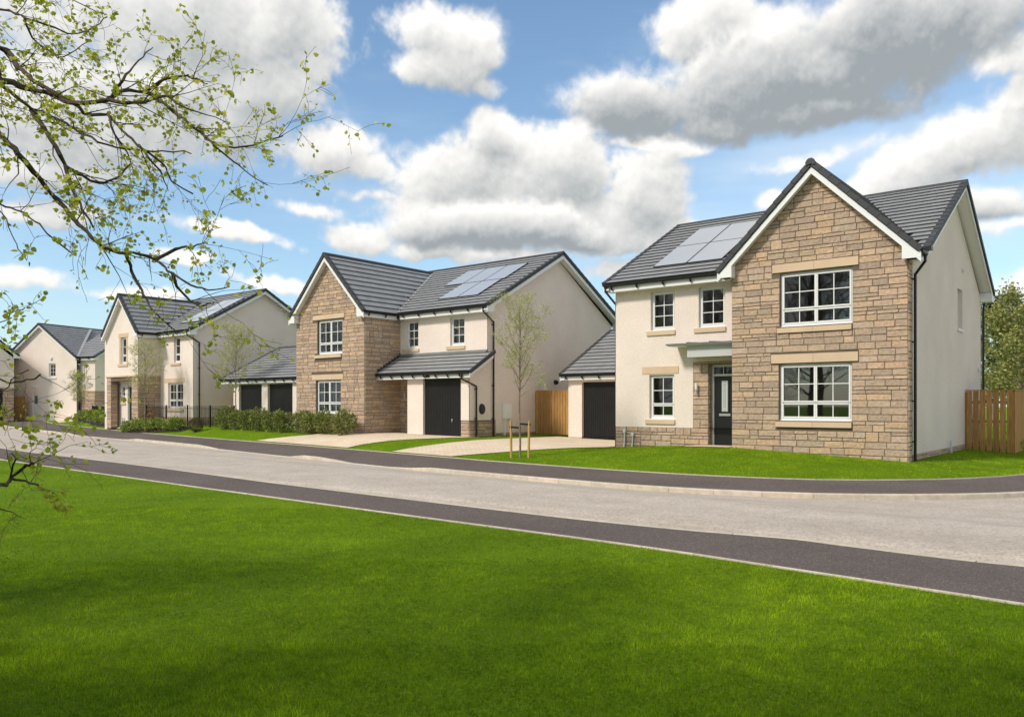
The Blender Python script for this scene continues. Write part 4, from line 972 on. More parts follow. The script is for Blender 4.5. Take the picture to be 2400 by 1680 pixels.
# ================================================================== house with the stone porch (left of centre)
def house3():
    H = House('stone_porch_house', (-43, 26, 0.5), 'cream house with a stone porch, iron railings and clipped shrubs in front', 'house')
    Xa, Xw, Xr, Yw, Ym, Yk = -46.62, -42.70, -39.28, 20.75, 22.0, 30.6
    ye, ze, yr, zr_ = 21.6, 5.58, 26.15, 8.15
    zmain = lambda y: ze + (y - ye) * (zr_ - ze) / (yr - ye)
    xc, half, be, ba = -44.45, 2.08, 5.55, 7.75
    zw = lambda x: ba - abs(x - xc) * (ba - be) / half
    W, M, RS, WS = front(Yw), front(Ym), right(Xr), right(Xw)
    wu = (-44.67, -44.03, 3.93, 5.38)
    H.wall('wall', RENDER, W, [(Xa, 3.24), (Xw, 3.24), (Xw, 5.6), (xc, 7.5), (Xa, 5.6)], [wu], wofs=.012, reveal=.16)
    H.wall('wall', RENDER, W, [(Xa, .3), (-46.35, .3), (-46.35, 3.24), (Xa, 3.24)], wofs=.012)
    H.window(W, *wu, LT_NARROW); H.slabs('lintel', W, -44.95, -43.80, 5.39, 5.61, 1, -.1, .03); H.slabs('sill', W, -44.98, -43.82, 3.78, 3.92, 1, -.1, .06)
    H.slabs('jamb_stone', W, -44.87, -44.68, 3.93, 5.38, 1, -.1, .025); H.slabs('jamb_stone', W, -44.02, -43.86, 3.93, 5.38, 1, -.1, .025)
    op = (-45.85, -43.42, .3, 2.98)
    H.wall('stone_backing', MORTAR, W, [(-46.35, .3), (Xw, .3), (Xw, 3.24), (-46.35, 3.24)], [op], reveal=.35)
    H.stonework(W, [(-46.35, .35), (Xw, .35), (Xw, 3.2), (-46.35, 3.2)], [op], 31, unit=.1, cw=.06, joint=.02)
    H.stonework(Basis((-45.85, Yw, 0), (0, 1, 0), (1, 0, 0)), [(0, .4), (.35, .4), (.35, 2.98), (0, 2.98)], [], 34, unit=.1, joint=.02, proud=.01)
    H.slabs('string_course', W, -46.42, Xw + .06, 3.2, 3.29, 3, -.02, .07)
    H.wall('stone_backing', MORTAR, WS, [(Yw, .3), (Ym, .3), (Ym, 3.24), (Yw, 3.24)]); H.stonework(WS, [(Yw, .35), (Ym, .35), (Ym, 3.2), (Yw, 3.2)], [], 32, unit=.1, cw=.06, joint=.02)
    H.slabs('string_course', WS, Yw + .001, Ym, 3.2, 3.29, 1, -.02, .06)
    H.wall('wall', RENDER, WS, [(Yw, 3.24), (Ym, 3.24), (Ym, 5.6), (Yw, 5.6)], wofs=.012)
    # inside the porch
    Yp = 21.25; Pf = front(Yp); pw = (-45.66, -45.28, 1.85, 2.72); pd = (-44.95, -43.95, .5, 2.72)
    H.wall('porch_wall', RENDER, Pf, [(-46.3, .3), (-43.3, .3), (-43.3, 3.1), (-46.3, 3.1)], [pw, pd], reveal=.1)
    H.wall('porch_wall', RENDER, right(-46.2), [(Yw, .3), (Yp, .3), (Yp, 3.1), (Yw, 3.1)]); H.wall('porch_wall', RENDER, left(-43.3), [(-Yp, .3), (-Yw, .3), (-Yw, 3.1), (-Yp, 3.1)])
    g = MB(); g.box(-46.3, -43.3, Yw + .02, Yp, 3.0, 3.05); H.b(g, 'porch_ceiling', UPVC)
    H.window(Pf, *pw, LT_NARROW, setback=.05, fr=.04, sash=.03); H.slabs('sill', Pf, -45.76, -45.18, 1.66, 1.80, 1, -.1, .05)
    g = MB(); D = front(Yp + .05); g.bbox(D, -44.95, -44.87, .5, 2.72, -.06, 0); g.bbox(D, -44.03, -43.95, .5, 2.72, -.06, 0); g.bbox(D, -44.87, -44.03, 2.65, 2.72, -.06, 0); H.b(g, 'door_frame', mat('pale_green_paint', (0.42, 0.50, 0.46), 0.5))
    g = MB(); g.bbox(D, -44.87, -44.03, .5, 2.65, -.06, -.02); H.b(g, 'front_door', mat('dark_green_paint', (0.012, 0.025, 0.02), 0.35))
    for x in (-45.55, -45.3): g = MB(); g.tube([(x, Yp - .05, .4), (x, Yp - .05, .95)], .03, 6); H.b(g, 'service_pipe', GREYPL)
    # main front
    ml = (-41.87, -40.30, 1.47, 2.84); mu = (-41.24, -40.60, 3.93, 5.32)
    H.wall('wall', RENDER, M, [(Xw, 1.0), (Xr, 1.0), (Xr, 5.6), (Xw, 5.6)], [ml, mu], wofs=.012, reveal=.16)
    H.wall('stone_backing', MORTAR, M, [(Xw, .3), (Xr, .3), (Xr, 1.0), (Xw, 1.0)]); H.stonework(M, [(Xw, .35), (Xr, .35), (Xr, 1.0), (Xw, 1.0)], [], 33, unit=.1, cw=.06, joint=.02)
    H.window(M, *ml, LT_PAIR, curtain=True); H.window(M, *mu, LT_NARROW, curtain=True)
    H.slabs('lintel', M, -42.24, -40.12, 2.87, 3.10, 2); H.slabs('sill', M, -41.98, -40.2, 1.30, 1.43, 1, -.1, .06); H.slabs('sill', M, -41.56, -40.5, 3.78, 3.90, 1, -.1, .06)
    H.wall('wall', RENDER, RS, [(Ym, 1.0), (Yk, 1.0), (Yk, 5.45), (yr, 7.93), (Ym, 5.6)], wofs=.012)
    H.wall('stone_backing', MORTAR, RS, [(Ym, .3), (Yk, .3), (Yk, 1.0), (Ym, 1.0)]); H.stonework(RS, [(Ym, .35), (Yk, .35), (Yk, 1.0), (Ym, 1.0)], [], 35, unit=.1, cw=.07, joint=.02)
    H.wall('wall', RENDER, left(Xa), [(-Yk, .3), (-Yw, .3), (-Yw, 5.5), (-Yk, 5.5)]); H.wall('wall', RENDER, left(Xa), [(-Yk, 5.5), (-21.8, 5.5), (-yr, 7.93)]); H.wall('wall', RENDER, back(Yk), [(-Xr, .3), (-Xa, .3), (-Xa, 5.5), (-Xr, 5.5)])
    roof_pair(H, -46.95, -38.93, ye, ze, yr, zr_, lambda p: (abs(p.x - xc) < half and p.z < zw(p.x) - .03) or (-41.2 < p.x < -39.4 and 22.6 < p.y < 25.0))
    wing_roof(H, xc, half, be, ba, 20.5, 25.4, lambda p: p.y > ye and p.z < zmain(p.y) - .03, yv=21.8)
    H.gable(W, (xc, ba), (xc - half, be), (xc + half, be), .25, box=(False, True), boxdrop=.2)
    H.gable(RS, (yr, zr_), (ye, ze), (2 * yr - ye, ze), .33, boxdrop=.27)
    H.gable(left(Xa), (-yr, zr_), (-(2 * yr - ye), ze), (-ye, ze), .25, box=(True, False))
    H.eave((-42.4, 21.68, 5.54), (-38.95, 21.68, 5.54), (0, -1, 0), .34); H.eave((-42.46, 20.55, 5.51), (-42.46, 21.68, 5.51), (1, 0, 0), .25)
    H.eave((-46.90, 20.9, 5.45), (-46.35, 20.9, 5.45), (0, -1, 0), .2, brackets=5)
    H.downpipe([(-39.2, 21.6, 5.5), (-39.2, 21.6, 5.3), (-39.2, 22.3, 4.95), (-39.2, 22.3, .4)], clips=[((-39.24, 22.3, z), 0) for z in (4.8, 3.6, 2.2)])
    H.downpipe([(-46.8, 20.82, 5.4), (-46.8, 20.82, 5.25), (-46.55, 21.2, 4.95)])
    v0, v1 = Vector((-42.5, 21.75, 5.62)), Vector((-44.45, 25.4, 7.76)); dd = (v1 - v0).normalized(); sd = dd.cross(Vector((0, 0, 1))).normalized()
    g = MB(); g.prism([v0 - sd * .05, v0 + sd * .05, v1 + sd * .05, v1 - sd * .05], (0, 0, .05)); H.b(g, 'valley', DTILE)
    A, S = Vector((1, 0, 0)), Vector((0, yr - ye, zr_ - ze)).normalized(); cs = S.y; O = Vector((0, ye, ze))
    for (a, b_) in ((-41.4, -40.35), (-40.35, -39.3)):
        for (c, d) in ((22.4, 23.75), (23.75, 25.1)): H.solar(O, A, S, a, b_, (c - ye) / cs, (d - ye) / cs)
    H.emit_stones(); H.emit_tiles(); return H

# ================================================================== far left houses (turned with the bend of the road)
def house4():
    H = House('cream_gabled_house', (-66, 27.2, 0), 'plain cream house with wide gable, small upper window and white side door', 'house', R(18), True)
    F = front(0); W = (-3.02, -2.27, 3.87, 4.97); D = (-4.81, -4.15, .62, 2.54)
    H.wall('wall', RENDER, F, [(-7.7, .3), (0, .3), (0, 5.3), (-3.85, 7.95), (-7.7, 5.3)], [W, D], reveal=.16)
    H.window(F, *W, LT_SIX); H.slabs('sill', F, -3.12, -2.2, 3.74, 3.84, 1, -.1, .06, UPVC)
    g = MB(); g.bbox(F, -4.81, -4.15, .62, 2.54, -.12, -.05); dr = H.b(g, 'side_door', UPVC)
    g = MB(); g.bbox(F, -4.66, -4.3, 1.75, 2.4, -.049, -.045); H.b(g, 'door_glass', mat('dim_glass', (0.16, 0.18, 0.18), 0.2), dr)
    g = MB(); g.obox((-2.73, -.05, 5.38), (.09, 0, 0), (0, .05, 0), (0, 0, .1)); H.b(g, 'alarm_box', UPVC)
    for x in (-4.75, -4.4): g = MB(); g.obox((x, -.03, 3.16), (.1, 0, 0), (0, .03, 0), (0, 0, .1)); H.b(g, 'wall_vent', UPVC)
    M2 = front(.35)
    H.wall('wall', RENDER, M2, [(0, 2.8), (1.55, 2.8), (1.55, 5.3), (0, 5.3)]); H.wall('stone_backing', MORTAR, M2, [(0, .3), (1.55, .3), (1.55, 2.8), (0, 2.8)])
    H.stonework(M2, [(0, .4), (1.55, .4), (1.55, 2.74), (0, 2.74)], [], 51, unit=.12, cw=.08, joint=.025); H.slabs('string_course', M2, -.02, 1.62, 2.72, 2.8, 1, -.02, .06)
    RS = right(1.55)
    H.wall('wall', RENDER, RS, [(.35, 2.8), (8.5, 2.8), (8.5, 5.3), (4.4, 7.95), (.35, 5.3)]); H.wall('stone_backing', MORTAR, RS, [(.35, .3), (8.5, .3), (8.5, 2.8), (.35, 2.8)])
    H.stonework(RS, [(.35, .4), (3.5, .4), (3.5, 2.74), (.35, 2.74)], [], 52, unit=.12, cw=.08, joint=.025); H.slabs('string_course', RS, .351, 3.6, 2.72, 2.8, 1, -.02, .06)
    H.wall('wall', RENDER, left(-7.7), [(-8.5, .3), (0, .3), (0, 5.3), (-8.5, 5.3)]); H.wall('wall', RENDER, back(8.5), [(-1.55, .3), (7.7, .3), (7.7, 5.3), (-1.55, 5.3)])
    xc, half, be, ba = -3.85, 4.0, 5.42, 8.17; zw = lambda x: ba - abs(x - xc) * (ba - be) / half
    ye, ze, yr, zr_ = 0.0, 5.42, 4.4, 8.05; zmain = lambda y: ze + (y - ye) * (zr_ - ze) / (yr - ye)
    roof_pair(H, -1.5, 1.9, ye, ze, yr, zr_, lambda p: p.z < zw(p.x) - .03)
    wing_roof(H, xc, half, be, ba, -.25, 8.7, lambda p: p.x > -1.5 and p.z < zmain(p.y) - .03, False)
    H.gable(F, (xc, ba), (xc - half, be), (xc + half, be), .25, box=(False, False)); H.gable(RS, (yr, zr_), (ye, ze), (2 * yr - ye, ze), .3, boxdrop=.26)
    H.eave((.05, .08, 5.38), (1.86, .08, 5.38), (0, -1, 0), .28)
    v0, v1 = Vector((.12, 0.0, 5.46)), Vector((-3.85 + .3, 4.4, 8.06)); dd = (v1 - v0).normalized(); sd = dd.cross(Vector((0, 0, 1))).normalized()
    g = MB(); g.prism([v0 - sd * .1, v0 + sd * .1, v1 + sd * .1, v1 - sd * .1], (0, 0, .06)); H.b(g, 'valley', MAT['pale_valley_metal'])
    H.downpipe([(.3, 0.0, 5.33), (.3, 0.0, 5.2), (.12, -.02, 4.9), (.12, -.05, .4)], r=.045)
    H.emit_stones(); H.emit_tiles(); return H
def house5():
    c = (Matrix.Translation((-66, 27.2, 0)) @ Matrix.Rotation(R(18), 4, 'Z')) @ Vector((-4.29, -2.0, 0))
    H = House('stone_base_house', (c.x, c.y, 0), 'edge of cream house with stone lower storey and dark garage, cut off at far left', 'house', R(72), True)
    F = front(0); W = 8.6
    H.wall('wall', RENDER, F, [(-W, 3.0), (0, 3.0), (0, 5.3), (-W / 2, 9.2), (-W, 5.3)], wofs=.012)
    H.wall('stone_backing', MORTAR, F, [(-W, .3), (0, .3), (0, 3.0), (-W, 3.0)], [(-3.0, -.75, .3, 2.8)], reveal=.15)
    H.stonework(F, [(-4.5, .4), (0, .4), (0, 2.95), (-4.5, 2.95)], [(-3.0, -.75, .3, 2.8)], 61, unit=.12, cw=.08, joint=.025)
    H.slabs('string_course', F, -5, .05, 2.95, 3.05, 1, -.02, .06); H.garage_door(F, -3.0, -.75, .55, 2.8, .12, handle=False)
    H.wall('wall', RENDER, right(0), [(0, .3), (9, .3), (9, 5.3), (0, 5.3)]); H.wall('wall', RENDER, back(9), [(0, .3), (W, .3), (W, 5.3), (W / 2, 9.2), (0, 5.3)]); H.wall('wall', RENDER, left(-W), [(-9, .3), (0, .3), (0, 5.3), (-9, 5.3)])
    xc, half, be, ba = -W / 2, W / 2 + .38, 5.5, 9.6
    wing_roof(H, xc, half, be, ba, -.25, 9.2, None, False); H.gable(F, (xc, ba), (xc - half, be), (xc + half, be), .25, boxdrop=.2)
    H.emit_stones(); H.emit_tiles(); return H

# ================================================================== detached garages
def garage(name, label, X0, X1, Y0, Y1, doors, dz, z0, ze, yr, zr_, ohL=.2, plinth=True):
    H = House(name, ((X0 + X1) / 2, (Y0 + Y1) / 2, z0), label, 'garage')
    F = front(Y0); hol = [(a, b_, z0 - .05, dz) for a, b_ in doors]
    H.wall('wall', RENDER, F, [(X0, z0 + .08), (X1, z0 + .08), (X1, ze), (X0, ze)], [(a, b_, z0 + .08, dz) for a, b_ in doors], wofs=.01, reveal=.2)
    H.wall('stone_backing', MORTAR, F, [(X0, z0 - .2), (X1, z0 - .2), (X1, z0 + .08), (X0, z0 + .08)], [(a, b_, z0 - .2, z0 + .08) for a, b_ in doors], reveal=.2)
    H.stonework(F, [(X0, z0 - .1), (X1, z0 - .1), (X1, z0 + .08), (X0, z0 + .08)], hol, 71)
    zw = lambda y: ze + .1 + (y - (Y0 - .3)) * (zr_ - ze - .1) / (yr - (Y0 - .3))
    for bs, s in ((left(X0), -1), (right(X1), 1)):
        o = [(Y0, z0 - .2), (Y1, z0 - .2), (Y1, ze), (yr, zr_ - .2), (Y0, ze)]
        if s < 0: o = [(-p[0], p[1]) for p in o][::-1]
        H.wall('wall', RENDER, bs, o)
    H.wall('wall', RENDER, back(Y1), [(-X1, z0 - .2), (-X0, z0 - .2), (-X0, ze), (-X1, ze)])
    for a, b_ in doors: H.garage_door(F, a, b_, z0, dz, .12, handle=True)
    roof_pair(H, X0 - ohL, X1 + .2, Y0 - .3, ze + .10, yr, zr_)
    H.eave((X0 - ohL, Y0 - .22, ze + .08), (X1 + .2, Y0 - .22, ze + .08), (0, -1, 0), .2, fascia_h=.19, brackets=.75)
    H.gable(left(X0), (-yr, zr_), (-(2 * yr - Y0 + .3), ze + .1), (-(Y0 - .3), ze + .1), ohL, box=(False, False), verge=True)
    H.emit_stones(); H.emit_tiles(); return H
KERB_STEP = mat('pale_step_stone', (0.5, 0.45, 0.37), 0.9)
# box depth parameter for the gable trim
def gable(self, bs, apex, eL, eR, oh=0.25, box=(True, True), verge=True, board=0.17, soffit=True, boxw=0.42, boxdrop=0.3):
    au, av = apex; bd = MB(); sf = MB()
    for k, (eu, ev) in enumerate((eL, eR)):
        sg = -1 if k == 0 else 1
        sl = Vector((eu - au, ev - av)).normalized(); ln = math.hypot(eu - au, ev - av); t = 0.06; vb = board / abs(sl.x)
        q = [(au, av - t), (eu, ev - t), (eu, ev - t - vb), (au, av - t - vb)]
        bd.prism([bs(x, y, oh - 0.025) for x, y in q], bs.N * 0.025)
        q2 = [(au, av - t - vb * .55), (eu, ev - t - vb * .55), (eu, ev - t - vb * .75), (au, av - t - vb * .75)]
        if soffit: sf.prism([bs(x, y, 0.0) for x, y in q2], bs.N * (oh - 0.027))
        if box[k]:
            zb = ev - boxdrop; iu = eu - sg * boxw
            vi = av + (ev - av) * ((iu - au) / (eu - au)) - t - vb
            top = max(ev - t - vb + 0.02, zb + 0.01)
            q3 = [(eu - sg * .005, zb), (eu - sg * .005, top), (iu, vi + 0.02), (iu, zb)]
            bd.prism([bs(x, y, oh - 0.03) for x, y in q3], bs.N * 0.034)
            sf.prism([bs(x, y, -0.03) for x, y in [(eu - sg * .03, zb + .002), (iu + sg * .002, zb + .002), (iu + sg * .002, zb + .02), (eu - sg * .03, zb + .02)]], bs.N * (oh - 0.005))
            sf.prism([bs(x, y, -0.03) for x, y in [(iu, zb + .021), (iu + sg * .02, zb + .021), (iu + sg * .02, vi + .02), (iu, vi + .02)]], bs.N * (oh - 0.005))
        if verge:
            n = max(1, round(ln / 0.335)); st = ln / n
            for j in range(n):
                c0 = Vector((au, av)) + sl * (j * st); c1 = Vector((au, av)) + sl * ((j + 1) * st + 0.01)
                nn = Vector((-sl.y, sl.x)); nn = nn if nn.y > 0 else -nn
                g = MB(); prof = [c0 + nn * .048, c1 + nn * .064, c1 - nn * 0.068, c0 - nn * 0.078]
                g.prism([bs(x, y, oh - 0.10) for x, y in prof], bs.N * 0.145); self.b(g, 'verge_tile', DTILE)
    self.b(bd, 'barge_board', UPVC)
    if sf.f: self.b(sf, 'soffit', UPVC)
House.gable = gable

house1(); house2(); house3(); house4(); house5()
garage('single_garage', 'detached single garage with black ribbed door between the sapling and nearest house', -17.76, -14.35, 25.5, 31.2, [(-17.13, -14.98)], 2.53, .33, 2.72, 28.9, 4.78)
garage('double_garage', 'low garage with two black doors behind the dark green hedge', -36.85, -31.0, 22.85, 28.9, [(-36.35, -34.35), (-33.85, -31.83)], 2.68, .5, 2.84, 26.2, 4.80, ohL=.85)

# ================================================================== fences
def board_col(r): return jit((0.46, 0.25, 0.085), 0.15, r)
def fence(name, label, p0, p1, h, z, bw=0.115, gap=0.012, posts=2.0, back_boards=False, seed=1, cap=True, rails=(0.25, 1.0, 1.6), group=None):
    r = random.Random(seed); p0, p1 = Vector((*p0, 0)), Vector((*p1, 0)); d = (p1 - p0); Ln = d.length; d.normalize(); n = Vector((d.y, -d.x, 0))
    root = thing(name, (p0.x, p0.y, z(p0.x, p0.y)), label, 'gate' if 'gate' in name else 'fence', group); O = Vector(root.location)
    zt = lambda t: z((p0 + d * t).x, (p0 + d * t).y)
    nb = int(Ln / (bw + gap)); st = Ln / nb
    for k in range(nb):
        t = (k + .5) * st; c = p0 + d * t; zz = zt(t); g = MB(); top = z(p0.x, p0.y) + h + r.uniform(-.004, .004)
        g.obox((c.x + n.x * .024, c.y + n.y * .024, (zz + .04 + top) / 2), d * (bw / 2), n * .010, (0, 0, (top - zz - .04) / 2), board_col(r)); g.build('board', WOOD, root, O)
        if back_boards and k % 1 == 0:
            g = MB(); c2 = c + d * st * .5 - n * .034; g.obox((c2.x, c2.y, (zz + .04 + top) / 2), d * (bw / 2), n * .010, (0, 0, (top - zz - .04) / 2), board_col(r)); g.build('board', WOOD, root, O)
    for rz_ in rails:
        if rz_ > h: continue
        a, b_ = p0 + d * .01, p1 - d * .01; g = MB(); g.obox(((a.x + b_.x) / 2 - n.x * .004, (a.y + b_.y) / 2 - n.y * .004, z(p0.x, p0.y) + rz_), d * (Ln / 2 - .01), n * .016, (0, 0, .04), board_col(r)); g.build('rail', WOOD, root, O)
    np_ = max(1, int(round(Ln / posts)))
    for k in range(np_ + 1):
        c = p0 + d * (Ln * k / np_) - n * .06; g = MB(); g.obox((c.x, c.y, z(p0.x, p0.y) + h / 2 - .05), d * .045, n * .045, (0, 0, h / 2 + .02), board_col(r)); g.build('post', WOOD, root, O)
    if cap:
        c = (p0 + p1) / 2; g = MB(); g.obox((c.x, c.y, z(p0.x, p0.y) + h + .02), d * (Ln / 2 + .02), n * .05, (0, 0, .016), board_col(r)); g.build('capping_rail', WOOD, root, O)
    return root
flat = lambda v: (lambda x, y: v)
fence('timber_fence', 'spaced timber board fence panel against the side of the nearest house', (-4.62, 28.5), (-3.35, 28.5), 1.95, flat(.14), bw=.15, gap=.024, posts=1.3, back_boards=False, seed=3)
fence('timber_fence', 'close boarded timber fence running back along the side road', (-3.34, 28.5), (-3.34, 46), 1.95, flat(.14), bw=.11, gap=.014, seed=4)
fence('garden_gate', 'tall timber gate between the centre house and the single garage', (-19.85, 26.15), (-17.78, 26.15), 1.83, flat(.42), bw=.12, gap=.01, posts=2.1, seed=5, cap=False)
fence('timber_gate', 'narrow timber gate between the double garage and the stone porch house', (-39.2, 24.6), (-36.9, 24.6), 1.85, flat(.55), bw=.12, gap=.008, seed=6, cap=False)
pa = Matrix.Translation((-66, 27.2, 0)) @ Matrix.Rotation(R(18), 4, 'Z')
qa, qb = pa @ Vector((-6.6, -.9, 0)), pa @ Vector((-4.95, -.6, 0))
fence('timber_gate', 'reddish timber gate beside the white side door at far left', (qa.x, qa.y), (qb.x, qb.y), 1.75, flat(.6), bw=.13, gap=.012, seed=7, cap=False)

# ================================================================== railings
def railing(label, x0, x1, yf, hgt=1.05):
    root = thing('iron_railing', (x0, yf(x0), T(x0, yf(x0))), label, 'railing', 'iron railings in front of the stone porch house'); O = Vector(root.location); n = int((x1 - x0) / .125)
    P = lambda x, dz: (x, yf(x), T(x, yf(x)) + dz)
    for k in range(n + 1):
        x = x0 + (x1 - x0) * k / n; g = MB(); g.tube([P(x, .04), P(x, hgt)], .012, 5); g.build('bar', IRON, root, O)
    for dz in (.14, hgt - .13): g = MB(); g.tube([P(x0, dz), P((x0 + x1) / 2, dz), P(x1, dz)], .014, 5); g.build('rail', IRON, root, O)
    m_ = max(1, round((x1 - x0) / 2.2))
    for k in range(m_ + 1):
        x = x0 + (x1 - x0) * k / m_; g = MB(); c = Vector(P(x, hgt / 2)); g.obox(c, (.03, 0, 0), (0, .03, 0), (0, 0, hgt / 2 + .04)); g.build('post', IRON, root, O)
railing('black iron railing between the porch and the dark hedge', -42.6, -34.2, lambda x: 21.15 + (x + 42.6) * .01)
railing('black iron railing left of the stone porch by the far cream house', -59.5, -47.3, lambda x: 25.6 - (x + 59.5) * .295)

# ================================================================== foliage kit
def leaves_np(rs, P, size, cols, up=0.4, aspect=0.55, fold=0.25, outward=None):
    """folded leaf of two quads at every point; returns verts, faces, face colours"""
    n = len(P); t = rs.normal(size=(n, 3)); t[:, 2] = t[:, 2] * .6 + up * rs.rand(n)
    if outward is not None: t += outward * 1.1
    t /= np.linalg.norm(t, axis=1)[:, None] + 1e-9
    a = rs.normal(size=(n, 3)); s_ = np.cross(t, a); s_ /= np.linalg.norm(s_, axis=1)[:, None] + 1e-9; nn = np.cross(s_, t)
    L_ = (size * rs.uniform(.6, 1.25, n))[:, None]; w = L_ * aspect / 2
    base = P; tip = P + t * L_
    l1 = P + t * L_ * .28 - s_ * w + nn * L_ * fold * .3; l2 = P + t * L_ * .68 - s_ * w * .85 + nn * L_ * fold * .25
    r1 = P + t * L_ * .28 + s_ * w + nn * L_ * fold * .3; r2 = P + t * L_ * .68 + s_ * w * .85 + nn * L_ * fold * .25
    V = np.stack([base, l1, l2, tip, r2, r1], axis=1).reshape(-1, 3)
    i = np.arange(n)[:, None] * 6; Fq = np.concatenate([i + np.array([[0, 3, 2, 1]]), i + np.array([[0, 5, 4, 3]])], axis=1).reshape(-1, 4)
    c = cols[rs.randint(0, len(cols), n)] * rs.uniform(.75, 1.25, (n, 1)); return V, Fq, np.repeat(c, 2, axis=0)
def shrub(name, label, loc, rx, ry, h, n, size, cols, seed, group=None, cat='shrub', aspect=.42, lumps=5):
    rs = np.random.RandomState(seed); root = thing(name, loc, label, cat, group)
    C = [np.array([0, 0, h * .5])] + [np.array([rs.uniform(-.55, .55) * rx, rs.uniform(-.5, .5) * ry, h * rs.uniform(.45, .75)]) for _ in range(lumps)]
    Rr = [np.array([rx * .8, ry * .8, h * .5])] + [np.array([rx, ry, h]) * rs.uniform(.3, .5) for _ in range(lumps)]
    P = []; D = []
    for _ in range(n):
        k = rs.randint(len(C)); d = rs.normal(size=3); d /= np.linalg.norm(d); rad = rs.uniform(.55, 1.08) ** .6
        p = C[k] + d * Rr[k] * rad
        if p[2] < .03: p[2] = rs.uniform(.03, .25 * h)
        P.append(p); D.append(d)
    V, Fq, c = leaves_np(rs, np.array(P), size, np.array(cols), up=.5, aspect=aspect, outward=np.array(D))
    link('foliage', np_mesh('foliage', V, Fq, LAUREL, c), root, kind='stuff')
    g = MB()
    for k in range(7):
        an = rs.uniform(0, 6.28); q = np.array([math.cos(an) * rx * .5, math.sin(an) * ry * .5, h * .75]) * rs.uniform(.6, 1); g.tube([(q[0] * .15, q[1] * .15, -.05), (q[0] * .5, q[1] * .5, q[2] * .5), tuple(q)], [.014, .01, .004], 4)
    g.build('stem', BARK2, root); return root
GREEN_D = [(0.15, 0.21, 0.04), (0.21, 0.27, 0.055), (0.29, 0.32, 0.07), (0.11, 0.155, 0.04), (0.36, 0.37, 0.095), (0.20, 0.18, 0.07)]
GREEN_B = [(0.24, 0.33, 0.045), (0.34, 0.41, 0.06), (0.42, 0.45, 0.09), (0.14, 0.22, 0.05), (0.20, 0.28, 0.07)]
RED_TIP = [(0.30, 0.13, 0.08), (0.26, 0.16, 0.09), (0.20, 0.20, 0.06)]
# dark hedge in front of the stone wing
hedge = [(-34.5, 20.95, .72, 1.16)] + [(-33.45 + k * 1.03, 20.85 - k * .045, .70, .98 + .05 * ((k * 7) % 3 - 1)) for k in range(8)] + [(-25.2, 20.45, .62, 1.06)]
side_of = ['left end, beside the iron railing', 'second from the railing', 'third from the railing', 'fourth from the railing', 'fifth from the railing', 'fifth from the driveway end', 'fourth from the driveway end', 'third from the driveway end', 'second from the driveway end', 'right end, at the stone corner']
for k, (x, y, rx, h) in enumerate(hedge):
    shrub('laurel_shrub', 'dense dark green shrub of the long hedge, ' + side_of[k], (x, y, T(x, y) - .02), rx, .5, h * .92, 1700, .095, GREEN_D, 100 + k, 'shrubs of the dark hedge')
bedA = [(-42.6, 20.25, .55, .56), (-41.6, 20.3, .58, .60), (-40.6, 20.3, .55, .52), (-39.6, 20.3, .58, .58), (-38.7, 20.3, .52, .5), (-37.8, 20.35, .55, .6)]
bedB = [(-63.2, 26.5, 1.0, .68), (-60.3, 25.5, 1.05, .74), (-57.4, 24.6, 1.0, .7), (-54.4, 23.75, 1.05, .74), (-51.5, 22.9, 1.0, .7), (-48.9, 22.1, .9, .64)]
for nm, bed in (('right of the porch', bedA), ('left of the porch', bedB)):
    ordn = ['left end', 'second from left', 'third from left', 'third from right', 'second from right', 'right end']
    for k, (x, y, rx, h) in enumerate(bed): shrub('bedding_shrub', f'bright green low shrub in the mulch bed {nm}, {ordn[k]}', (x, y, T(x, y)), rx, .42, h, 900 if rx < .7 else 1700, .11, GREEN_B, 140 + k + (20 if bed is bedB else 0), 'low shrubs in the mulch beds')
for k, (x, y, w) in enumerate([(-41.2, 20.75, 'right of the porch, behind the green shrubs'), (-53.5, 24.1, 'left of the porch, behind the green shrubs')]):
    shrub('red_tipped_shrub', 'russet red tipped shrub ' + w, (x, y, T(x, y)), .95, .3, .95, 600, .09, RED_TIP, 180 + k)
shrub('round_bush', 'small rounded brownish green bush before the railing', (-35.75, 20.15, T(-35.75, 20.15)), .42, .42, .66, 2600, .05, [(0.07, 0.075, 0.02), (0.10, 0.10, 0.025), (0.055, 0.06, 0.02)], 190, cat='bush', aspect=.3, lumps=0)
shrub('yellow_shrub', 'small yellow green shrub at the foot of the right hand fence', (-2.75, 27.6, .12), .4, .4, .55, 420, .07, [(0.40, 0.36, 0.06), (0.30, 0.30, 0.05)], 191)
for nm, P in (('mulch_bed', [(-43.6, 20.3), (-43.0, 19.95), (-40, 19.95), (-37.2, 20.05), (-36.9, 20.5), (-38, 20.95), (-43.3, 20.75)]), ('mulch_bed', [(-65, 26.9), (-63, 25.7), (-57, 23.9), (-51, 22.1), (-47.6, 21.4), (-47.4, 22.1), (-51, 23.4), (-58, 25.6), (-64.5, 27.4)])):
    sheet_on_terrain(nm, P, MULCH, .035); DRV[nm + str(len(DRV))] = P

